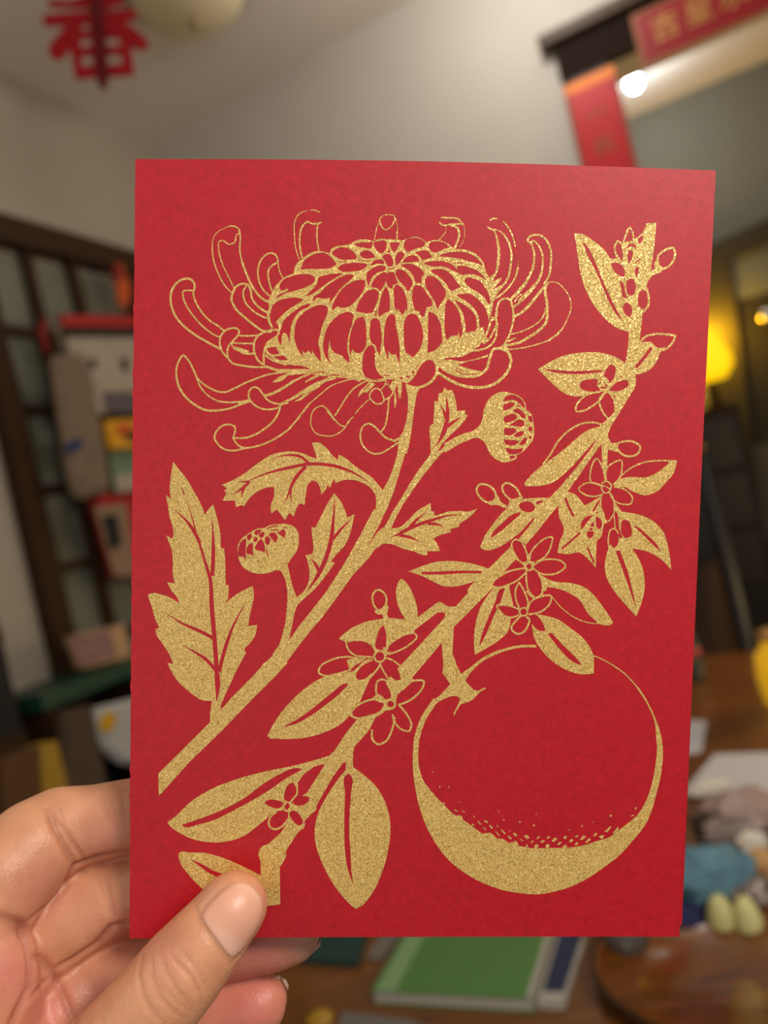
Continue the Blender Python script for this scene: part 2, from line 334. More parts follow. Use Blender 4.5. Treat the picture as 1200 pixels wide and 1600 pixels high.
B().prism([onL(x, y, 0.095) for x, y in [(158, 806), (182, 804), (190, 850), (172, 862)]], E1 * 0.002).build('window', M_black, t)
t, b = hang('door_decoration', 'small red and orange hanging decoration on the door corner', 'ornament', [(174, 415), (186, 412), (200, 452), (196, 482), (184, 478)], 0.07, 0.01, M_org)
b.build('tassel', M_org, t); B().prism([onL(x, y, 0.082) for x, y in [(174, 415), (186, 412), (192, 434), (180, 440)]], E1 * 0.004).build('knot', M_strap, t)
# shelf with framed photo
sh = thing('green_shelf', LW(0.5, 0.94, 0.1), 'dark green shelf under the French door', 'shelf')
a0, a1 = onL(66, 1098, 0.20), onL(250, 1050, 0.20); zs = (a0.z)
s0, s1 = to_s(a0, E2), to_s(a1, E2)
B().box(LW((s0 + s1) / 2, zs, 0.115), E2 * abs(s0 - s1) / 2, E1 * 0.085, ZU * 0.016).build('board', mat('green_paint', srgb(26, 66, 48), rough=0.4), sh)
for s_ in (s0 - 0.03, s1 + 0.03): B().box(LW(s_, zs / 2 - 0.008, 0.115), E2 * 0.012, E1 * 0.07, ZU * (zs / 2 - 0.008)).build('side', M_dark, sh)
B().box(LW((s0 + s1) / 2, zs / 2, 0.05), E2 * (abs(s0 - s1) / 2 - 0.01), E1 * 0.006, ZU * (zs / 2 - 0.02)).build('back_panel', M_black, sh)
zsurf = zs + 0.016
t = thing('photo_box', LW(0.62, zsurf, 0.13), 'small tan and pink picture box standing on the green shelf', 'box')
QZ = min(onL(124, 1072, 0.12).z, onL(196, 1052, 0.12).z)
def vquad(name, m, pts, d, th, par): return B().prism([onL(x, y, d) + ZU * (zsurf - QZ + 0.0005) for x, y in pts], E1 * th).build(name, m, par)
M_tan = mat('tan_card', srgb(196, 156, 112), rough=0.8)
vquad('frame', M_tan, [(106, 1022), (184, 1002), (196, 1052), (124, 1072)], 0.12, 0.03, t)
vquad('picture', mat('pink_picture', srgb(150, 112, 104), rough=0.8, noise=0.3, nscale=60), [(116, 1024), (176, 1008), (186, 1050), (130, 1068)], 0.152, 0.002, t)
t = thing('white_bag', onL(175, 1110, 0.22), 'white hanging bag with a yellow oval below the green shelf', 'bag')
o = B().prism([onL(x, y, 0.205) for x, y in [(134, 1108), (240, 1082), (240, 1180), (196, 1196), (178, 1196), (150, 1172), (138, 1150)]], E1 * 0.03).build('bag', mat('bag_white', srgb(186, 186, 184), rough=0.6), t); o.modifiers.new('b', 'BEVEL').width = 0.01
cc = onL(169, 1128, 0.24); B().lathe(cc, [(0.017, -0.004), (0.0175, 0), (0.016, 0.0025), (0, 0.003)], axis=E1, n=24, sx=1.0, sy=1.3).build('yellow_oval', mat('yolk_yellow', srgb(214, 164, 0), rough=0.5), t)
# things standing low at the far left
BS = max(s0, s1) + 0.27
t = thing('dark_bookcase', LW(BS, 0, 0.12), 'dark bookcase at the far left edge', 'bookcase')
tp = onL(25, 905, 0.12).z
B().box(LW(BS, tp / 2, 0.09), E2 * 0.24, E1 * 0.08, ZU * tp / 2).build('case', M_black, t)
for k in range(3): B().box(LW(BS, tp - 0.10 - 0.19 * k, 0.175), E2 * 0.235, E1 * 0.008, ZU * 0.010).build('shelf_board', M_dark, t)
yy = onL(48, 1240, 0.30)
t = thing('yellow_box', yy, 'upright yellow box at the lower left behind the fingers', 'box')
B().prism([onL(x, y, 0.26) for x, y in [(32, 1168), (58, 1160), (82, 1260), (78, 1300), (40, 1310)]], E1 * 0.05).build('side', mat('yellow_card', srgb(170, 132, 34), rough=0.6), t)
B().prism([onL(x, y, 0.26) for x, y in [(-30, 1190), (32, 1168), (40, 1310), (-20, 1330)]], E1 * 0.049).build('front', mat('brown_card', srgb(92, 58, 22), rough=0.7), t)
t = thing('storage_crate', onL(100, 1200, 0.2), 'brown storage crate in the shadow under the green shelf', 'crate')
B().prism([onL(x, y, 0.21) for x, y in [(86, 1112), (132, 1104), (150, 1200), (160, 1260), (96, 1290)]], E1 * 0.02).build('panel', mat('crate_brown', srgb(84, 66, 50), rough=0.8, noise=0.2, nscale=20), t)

# ------------------------------------------------------------------ the table
TZ = 0.75
tb = thing('dining_table', BW(1.35, 0, 1.0), 'long dark brown wooden table spread under the books and clutter', 'table')
B().box(BW(1.40, TZ - 0.02, 0.98), E1 * 0.68, E2 * 0.72, ZU * 0.02, 0.004).build('tabletop', M_table, tb)
for i in (-1, 1):
    for j in (-1, 1): B().box(BW(1.40 + 0.62 * i, (TZ - 0.04) / 2, 0.98 + 0.66 * j), E1 * 0.03, E2 * 0.03, ZU * (TZ - 0.04) / 2).build('leg', M_table, tb)
T = lambda x, y, z=TZ: on_z(x, y, z)
def book(name, label, quad, h, mcov, mpage, extra=None):
    """quad: px of near-left, near-right, far-right, far-left of the top cover"""
    zt_ = TZ + h; q = [T(x, y, zt_) for x, y in quad]; t = thing(name, (q[0] + q[2]) / 2 - ZU * h, label, 'book')
    cen = sum(q, Vector()) / 4
    B().prism([p - ZU * 0.0012 for p in q], ZU * 0.0012).build('cover', mcov, t)
    B().prism([cen + (p - cen) * 0.985 - ZU * (h - 0.0012) for p in q], ZU * (h - 0.0026)).build('pages', mpage, t)
    B().prism([p - ZU * h for p in q], ZU * 0.0011).build('back_cover', mcov, t)
    return t, q, cen
M_page = mat('pages', srgb(176, 170, 158), rough=0.8, noise=0.1, nscale=300, wave=(1, 1, 20)); M_green = mat('green_cover', srgb(84, 130, 66), rough=0.4); M_navy = mat('navy_cover', srgb(26, 38, 74), rough=0.4)
t, q, cen = book('green_book', 'green covered book lying on the table below the card', [(580, 1548), (830, 1560), (872, 1420), (655, 1415)], 0.013, M_green, M_page)
a, b_, c_, d_ = q; B().prism([a + (b_ - a) * 0.03 + ZU * 0.0002, a + (b_ - a) * 0.16 + ZU * 0.0002, d_ + (c_ - d_) * 0.16 + ZU * 0.0002, d_ + (c_ - d_) * 0.03 + ZU * 0.0002], ZU * 0.0002).build('spine_strip', mat('pale_green', srgb(128, 164, 116), rough=0.5), t)
B().prism([a + (b_ - a) * 0.97 + ZU * 0.0002, b_ + ZU * 0.0002, c_ + ZU * 0.0002, d_ + (c_ - d_) * 0.97 + ZU * 0.0002], ZU * 0.0002).build('edge_strip', M_page, t)
t, q, cen = book('navy_book', 'navy blue book with pale edges beside the green book', [(838, 1566), (880, 1568), (925, 1430), (880, 1425)], 0.006, M_page, M_page)
B().prism([cen + (p - cen) * 0.78 + ZU * 0.0002 for p in q], ZU * 0.0003).build('navy_panel', M_navy, t)
# round wooden board
c = T(1120, 1520, TZ + 0.0)
t = thing('round_tray', c, 'round glossy brown wooden tray at the lower right', 'tray')
M_tray = mat('tray_wood', srgb(120, 66, 18), rough=0.16, noise=0.3, nscale=14, wave=(2, 9, 2), coat=0.6)
B().lathe(c, [(0.086, 0), (0.098, 0.006), (0.103, 0.016), (0.100, 0.018), (0.094, 0.011), (0.0, 0.009)], n=64).build('dish', M_tray, t, True)
B().lathe(c, [(0.1035, 0.0145), (0.1035, 0.0185), (0.0995, 0.0185), (0.0995, 0.0145)], n=64, cap=False).build('rim', M_dark, t, True)
# clutter behind the tray
M_pap = mat('white_paper', srgb(208, 208, 214), rough=0.7); M_cream = mat('cream_tissue', srgb(240, 232, 214), rough=0.8)
q = [T(x, y, TZ + 0.003) for x, y in [(1062, 1240), (1240, 1236), (1230, 1176), (1112, 1180)]]
t = thing('paper_stack', sum(q, Vector()) / 4, 'stack of white papers on the table, far right', 'paper')
for k in range(3): B().prism([p + ZU * (0.0008 * k - 0.003) + Vector((0.003 * k, 0.002 * k, 0)) for p in q], ZU * 0.0006).build('sheet', M_pap, t)
q = [T(x, y) for x, y in [(1062, 1180), (1096, 1176), (1104, 1128), (1076, 1128)]]
o = B().prism(q, ZU * 0.002).build('paper_scrap', M_pap); tag(o, 'small white paper scrap on the wood just right of the card', 'paper')
def blob(name, label, cat, px, py, rx, ry, rz, m, rough=0.15, seed=0, z=TZ, freq=2.2, rz_off=0.0):
    p = T(px, py, z + rz); o = B().blob((p.x, p.y, z + rz + rz_off), rx, ry, rz, rough, 4, seed, freq).build(name, m, None, True); return tag(o, label, cat)
M_clear = mat('clear_plastic', srgb(190, 172, 164), rough=0.12, spec=0.9, bump=0.9, bscale=70, trans=0.35); M_pinkish = mat('pinkish_plastic', srgb(176, 150, 140), rough=0.3, bump=0.6, bscale=60)
blob('tissue', 'cream crumpled tissue in front of the white papers', 'tissue', 1108, 1232, 0.028, 0.012, 0.009, M_cream, 0.3, 1)
blob('plastic_bag', 'pinkish grey plastic bag right of the card', 'bag', 1160, 1268, 0.052, 0.036, 0.022, M_pinkish, 0.35, 2)
blob('plastic_wrapper', 'shiny clear crumpled wrapper catching white highlights', 'wrapper', 1146, 1300, 0.030, 0.014, 0.013, M_clear, 0.5, 3, freq=3.5)
blob('tissue', 'small white tissue ball right of the shiny wrapper', 'tissue', 1176, 1318, 0.017, 0.012, 0.012, M_cream, 0.3, 4)
blob('dark_pouch', 'dark brown pouch between the red envelope and the wrapper', 'pouch', 1110, 1292, 0.020, 0.016, 0.016, mat('pouch_brown', srgb(62, 44, 36), rough=0.7), 0.3, 5)
p = T(1070, 1352); t = thing('red_envelope', p, 'dark red envelope leaning beside the lower right card edge', 'envelope')
B().prism([P(1040, 1345, 0.93), P(1112, 1340, 0.93), P(1096, 1306, 0.94), P(1066, 1262, 0.95), P(1040, 1262, 0.95)], Vector((0, 0.004, 0.001))).build('paper', mat('dark_red_paper', srgb(138, 4, 16), rough=0.5), t)
B().prism([P(1040, 1300, 0.9285), P(1080, 1318, 0.9285), P(1040, 1325, 0.9285)], Vector((0, -0.0006, 0))).build('flap', mat('red_flap', srgb(160, 10, 24), rough=0.5), t)
M_teal = mat('teal_cloth', srgb(100, 142, 158), rough=0.85, noise=0.25, nscale=60, bump=0.8, bscale=90)
blob('teal_cloth', 'crumpled teal cloth bundle right of the lower card edge', 'cloth', 1112, 1372, 0.040, 0.026, 0.030, M_teal, 0.28, 7)
blob('navy_cloth', 'dark navy cloth below the teal bundle', 'cloth', 1068, 1430, 0.020, 0.018, 0.012, mat('navy_cloth', srgb(36, 42, 84), rough=0.8), 0.3, 8)
blob('orange_ball', 'tan orange ball at the right edge beside the teal cloth', 'ball', 1188, 1350, 0.015, 0.015, 0.015, mat('tan_orange', srgb(204, 156, 96), rough=0.6), 0.08, 9)
M_shell = mat('pistachio_pale', srgb(214, 208, 140), rough=0.5, noise=0.12, nscale=60)
for k, (x, y, lab) in enumerate(((1134, 1452, 'pale yellow pear-shaped sweet left of its pair by the tray'), (1174, 1456, 'pale yellow pear-shaped sweet right of its pair by the tray'))):
    p = T(x, y + 8); t_ = B().lathe((p.x, p.y, TZ), [(0.006, 0), (0.012, 0.006), (0.0135, 0.016), (0.010, 0.028), (0.005, 0.036), (0, 0.038)], n=24)
    o = t_.build('sweet', M_shell, None, True); tag(o, lab, 'sweet', 'pale sweets behind the tray')
blob('foil_wrapper', 'grey crumpled foil wrapper behind the pale sweets', 'wrapper', 1176, 1400, 0.028, 0.016, 0.016, mat('foil', srgb(150, 134, 124), rough=0.25, metal=0.5, bump=0.8, bscale=90), 0.4, 12, freq=3)
blob('dark_wrapper', 'dark green crumpled wrapper below the teal cloth', 'wrapper', 1120, 1428, 0.020, 0.012, 0.010, mat('dark_green', srgb(44, 52, 46), rough=0.4, bump=0.6), 0.4, 13)
# glass tumbler and stick by the book
M_glass = mat('tumbler_glass', srgb(150, 150, 140), rough=0.08, spec=0.9, trans=0.6)
p = T(985, 1492); o = B().lathe((p.x, p.y, TZ), [(0.018, 0), (0.022, 0.05), (0.020, 0.05), (0.016, 0.004), (0, 0.004)], n=32).build('glass_tumbler', M_glass, None, True); tag(o, 'small glass tumbler on the table behind the tray, under the card', 'glass')
p, p2 = T(1020, 1500, TZ + 0.003), T(1002, 1440, TZ + 0.003); o = B().tube([p, p.lerp(p2, 0.5) , p2], [0.0018, 0.0022, 0.0016], 8).build('wooden_stick', M_tan, None, True); tag(o, 'thin tan wooden stick on the table by the tumbler', 'stick')
q = [T(x, y, TZ + 0.004) for x, y in [(468, 1500), (560, 1506), (578, 1440), (500, 1430)]]
o = B().prism([x - ZU * 0.004 for x in q], ZU * 0.006).build('teal_notebook', mat('teal_cover', srgb(22, 62, 56), rough=0.5)); tag(o, 'dark teal notebook on the table behind the fingertips', 'notebook')
q = [T(x, y, TZ + 0.002) for x, y in [(574, 1496), (596, 1500), (640, 1440), (612, 1436)]]
o = B().prism([x - ZU * 0.002 for x in q], ZU * 0.003).build('grey_ruler', mat('grey_card', srgb(120, 112, 104), rough=0.6)); tag(o, 'pale grey strip of card beside the green book', 'card')
q = [T(x, y, TZ + 0.002) for x, y in [(520, 1640), (720, 1625), (640, 1594), (535, 1582)]]
o = B().prism([x - ZU * 0.002 for x in q], ZU * 0.003).build('grey_sheet', mat('grey_sheet', srgb(112, 108, 102), rough=0.7)); tag(o, 'grey sheet of paper at the bottom edge, near the little finger', 'paper')
blob('yellow_sweet', 'yellow wrapped sweet at the bottom edge, near the little finger', 'sweet', 500, 1594, 0.013, 0.010, 0.008, mat('sweet_yellow', srgb(168, 128, 20), rough=0.4), 0.2, 15)
# chair back behind the table, bottle and a jar added for a golden glow
p = BW(1.62, 0, 0.06); cx = P(1104, 960, 1.78)
t = thing('black_chair', Vector((cx.x, cx.y, 0)), 'black chair standing behind the table beside the card edge', 'chair')
ctr = Vector((cx.x, cx.y, 0)) - E1 * 0.12
M_blk = mat('chair_black', srgb(14, 11, 10), rough=0.5)
for i in (-1, 1):
    B().tube([ctr + E1 * 0.19 * i + E2 * 0.0, ctr + E1 * 0.19 * i + ZU * 0.45, ctr + E1 * 0.185 * i - E2 * 0.05 + ZU * 1.16], 0.017, 10).build('leg', M_blk, t, True)
    B().tube([ctr + E1 * 0.18 * i + E2 * 0.34, ctr + E1 * 0.18 * i + E2 * 0.34 + ZU * 0.44], 0.015, 10).build('leg', M_blk, t, True)
B().box(ctr + E2 * 0.17 + ZU * 0.45, E1 * 0.2, E2 * 0.19, ZU * 0.018, 0.006).build('seat', M_blk, t)
B().box(ctr - E2 * 0.04 + ZU * 1.04, E1 * 0.175, E2 * 0.010, ZU * 0.12, 0.004).build('backrest', M_blk, t)
p = T(1232, 1100); t = thing('golden_glow_jar', p, 'added glowing amber jar standing for the golden glow on the wood at the right edge', 'jar')
B().lathe(p, [(0.02, 0), (0.034, 0.006), (0.038, 0.05), (0.034, 0.085), (0.022, 0.098), (0.022, 0.11), (0.019, 0.11), (0.019, 0.1), (0.0, 0.1)], n=32).build('glass', mat('glow_amber_glass', srgb(236, 170, 10), rough=0.1, spec=0.8, emit=(1.0, 0.55, 0.02, 1), estr=0.35), t, True)  # stands in for the glow on the wood, emission set in the material
B().lathe(p + ZU * 0.11, [(0.024, 0), (0.024, 0.012), (0, 0.013)], n=32).build('lid', M_gold2, t, True)
p = T(1086, 1062); t = thing('green_bottle', p, 'small grey green bottle with a red band, right of the card edge', 'bottle')
B().lathe(p, [(0.018, 0), (0.021, 0.004), (0.021, 0.07), (0.010, 0.09), (0.008, 0.112), (0, 0.113)], n=24).build('glass', mat('bottle_green', srgb(78, 84, 70), rough=0.2), t, True)
B().lathe(p + ZU * 0.05, [(0.0216, 0), (0.0216, 0.014), (0.020, 0.014)], n=24, cap=False).build('band', M_redp, t, True)
point('table_fill_light', Vector((1.15, 1.40, 1.10)), 11.0, (1.0, 0.72, 0.36), 0.05)  # added warm fill out of view, turns the far tabletop golden

# ------------------------------------------------------------------ the card
def card_depth(px, py):
    k = (1 - 0.0167 * (px - 650) / 883 - 0.053 * (py - 860) / 1205) / 0.1727
    u = min(1, max(0, (px - 206) / 895)); v = min(1, max(0, (py - 250) / 1215))
    return (1 / k) * (1 - 0.010 * math.sin(math.pi * u) * (1 - v))
def S(px, py, off=0.0):
    """point on the bowed front face of the card, off metres in front of it"""
    d = card_depth(px, py); return CAM + ray(px, py) * (d - off)
def paper(name, dark=1.0):
    m = bpy.data.materials.new(name); m.use_nodes = True; nt = m.node_tree; b = nt.nodes['Principled BSDF']; L = nt.links.new
    tc = nt.nodes.new('ShaderNodeTexCoord')
    def noi(sc, det, rough=0.6):
        n = nt.nodes.new('ShaderNodeTexNoise'); n.inputs['Scale'].default_value = sc; n.inputs['Detail'].default_value = det
        n.inputs['Roughness'].default_value = rough; L(tc.outputs['Object'], n.inputs['Vector']); return n
    a = noi(2300, 5, 0.75); c = noi(620, 5, 0.7)
    mx = nt.nodes.new('ShaderNodeMath'); mx.operation = 'ADD'; L(a.outputs['Fac'], mx.inputs[0]); L(c.outputs['Fac'], mx.inputs[1])
    r = nt.nodes.new('ShaderNodeValToRGB'); r.color_ramp.elements[0].position = 0.36; r.color_ramp.elements[1].position = 0.66
    r.color_ramp.elements[0].color = (0.44 * dark, 0.0010, 0.009, 1); r.color_ramp.elements[1].color = (0.66 * dark, 0.0060, 0.018, 1)
    h = nt.nodes.new('ShaderNodeMath'); h.operation = 'MULTIPLY'; h.inputs[1].default_value = 0.5; L(mx.outputs[0], h.inputs[0])
    L(h.outputs[0], r.inputs[0]); L(r.outputs[0], b.inputs['Base Color'])
    b.inputs['Roughness'].default_value = 0.52; b.inputs['Specular IOR Level'].default_value = 0.65
    bp = nt.nodes.new('ShaderNodeBump'); bp.inputs['Strength'].default_value = 0.25; bp.inputs['Distance'].default_value = 0.0002
    L(h.outputs[0], bp.inputs['Height']); L(bp.outputs[0], b.inputs['Normal']); return m
M_paper = paper('red_paper')
def gold(name):
    m = bpy.data.materials.new(name); m.use_nodes = True; nt = m.node_tree; b = nt.nodes['Principled BSDF']; L = nt.links.new
    tc = nt.nodes.new('ShaderNodeTexCoord')
    v = nt.nodes.new('ShaderNodeTexVoronoi'); v.inputs['Scale'].default_value = 4800; L(tc.outputs['Object'], v.inputs['Vector'])
    sub = nt.nodes.new('ShaderNodeVectorMath'); sub.operation = 'SUBTRACT'; sub.inputs[1].default_value = (0.5, 0.5, 0.5); L(v.outputs['Color'], sub.inputs[0])
    sc = nt.nodes.new('ShaderNodeVectorMath'); sc.operation = 'SCALE'; sc.inputs['Scale'].default_value = 0.55; L(sub.outputs[0], sc.inputs[0])
    g = nt.nodes.new('ShaderNodeNewGeometry'); ad = nt.nodes.new('ShaderNodeVectorMath'); ad.operation = 'ADD'
    L(g.outputs['Normal'], ad.inputs[0]); L(sc.outputs[0], ad.inputs[1])
    nm = nt.nodes.new('ShaderNodeVectorMath'); nm.operation = 'NORMALIZE'; L(ad.outputs[0], nm.inputs[0]); L(nm.outputs[0], b.inputs['Normal'])
    n = nt.nodes.new('ShaderNodeTexNoise'); n.inputs['Scale'].default_value = 3600; n.inputs['Detail'].default_value = 2; L(tc.outputs['Object'], n.inputs['Vector'])
    r = nt.nodes.new('ShaderNodeValToRGB'); r.color_ramp.elements[0].position = 0.35; r.color_ramp.elements[1].position = 0.68
    r.color_ramp.elements[0].color = (0.68, 0.36, 0.07, 1); r.color_ramp.elements[1].color = (1.0, 0.78, 0.28, 1)
    L(n.outputs['Fac'], r.inputs[0]); L(r.outputs[0], b.inputs['Base Color'])
    b.inputs['Metallic'].default_value = 0.18; b.inputs['Roughness'].default_value = 0.38; return m
M_gold = gold('gold_ink')

card = thing('greeting_card', P(640, 1464, 0.178), 'red folded greeting card printed with gold flowers, held upright in the hand', 'card')
def leaf(name, edge, nx, ny, thick, depth_extra, seed):
    """a sheet: edge(u,v)->px; solid, thick metres behind its face"""
    rnd = random.Random(seed); jit = [rnd.uniform(-1, 1) for _ in range(ny + 1)]
    fr, bk = [], []
    for j in range(ny + 1):
        for i in range(nx + 1):
            u, v = i / nx, j / ny
            px, py = edge(u, v)
            if i == 0: px += jit[j] * 0.45 + (-1.6 if jit[(j * 7) % (ny + 1)] > 0.9 else 0)
            e = depth_extra(u, v)
            fr.append(S(px, py, -e)); bk.append(S(px, py, -e - thick))
    W = nx + 1; n = len(fr); faces = []
    for j in range(ny):
        for i in range(nx):
            a = j * W + i; faces.append((a, a + W, a + W + 1, a + 1)); faces.append((n + a, n + a + 1, n + a + W + 1, n + a + W))
    for i in range(nx):
        faces.append((i, i + 1, n + i + 1, n + i)); a = ny * W + i; faces.append((a + 1, a, n + a, n + a + 1))
    for j in range(ny):
        a = j * W; faces.append((a + W, a, n + a, n + a + W)); a = j * W + nx; faces.append((a, a + W, n + a + W, n + a))
    o = mesh_obj(name, fr + bk, faces, M_paper, card)
    return o
def fe(u, v):
    top = Vector((211.5 + (1118.5 - 211.5) * u, 248.5 + 18 * u - 5.5 * math.sin(math.pi * u)))
    bot = Vector((202.5 + (1061.5 - 202.5) * u, 1466 - 2.5 * u - 0.8 * math.sin(math.pi * u)))
    p = top.lerp(bot, v); p.x -= 1.2 * math.sin(math.pi * v) * (1 - u); return p.x, p.y
def be(u, v):
    top = Vector((211.5 + (1116.5 - 211.5) * u, 249.5 + 19 * u - 5.0 * math.sin(math.pi * u)))
    bot = Vector((204.0 + (1065.5 - 204.0) * u, 1463.5 - 18 * u))
    p = top.lerp(bot, v); return p.x, p.y
leaf('front_leaf', fe, 36, 120, 0.00032, lambda u, v: 0.0, 3)
leaf('back_leaf', be, 36, 60, 0.00032, lambda u, v: 0.00045 + 0.0022 * u, 5)

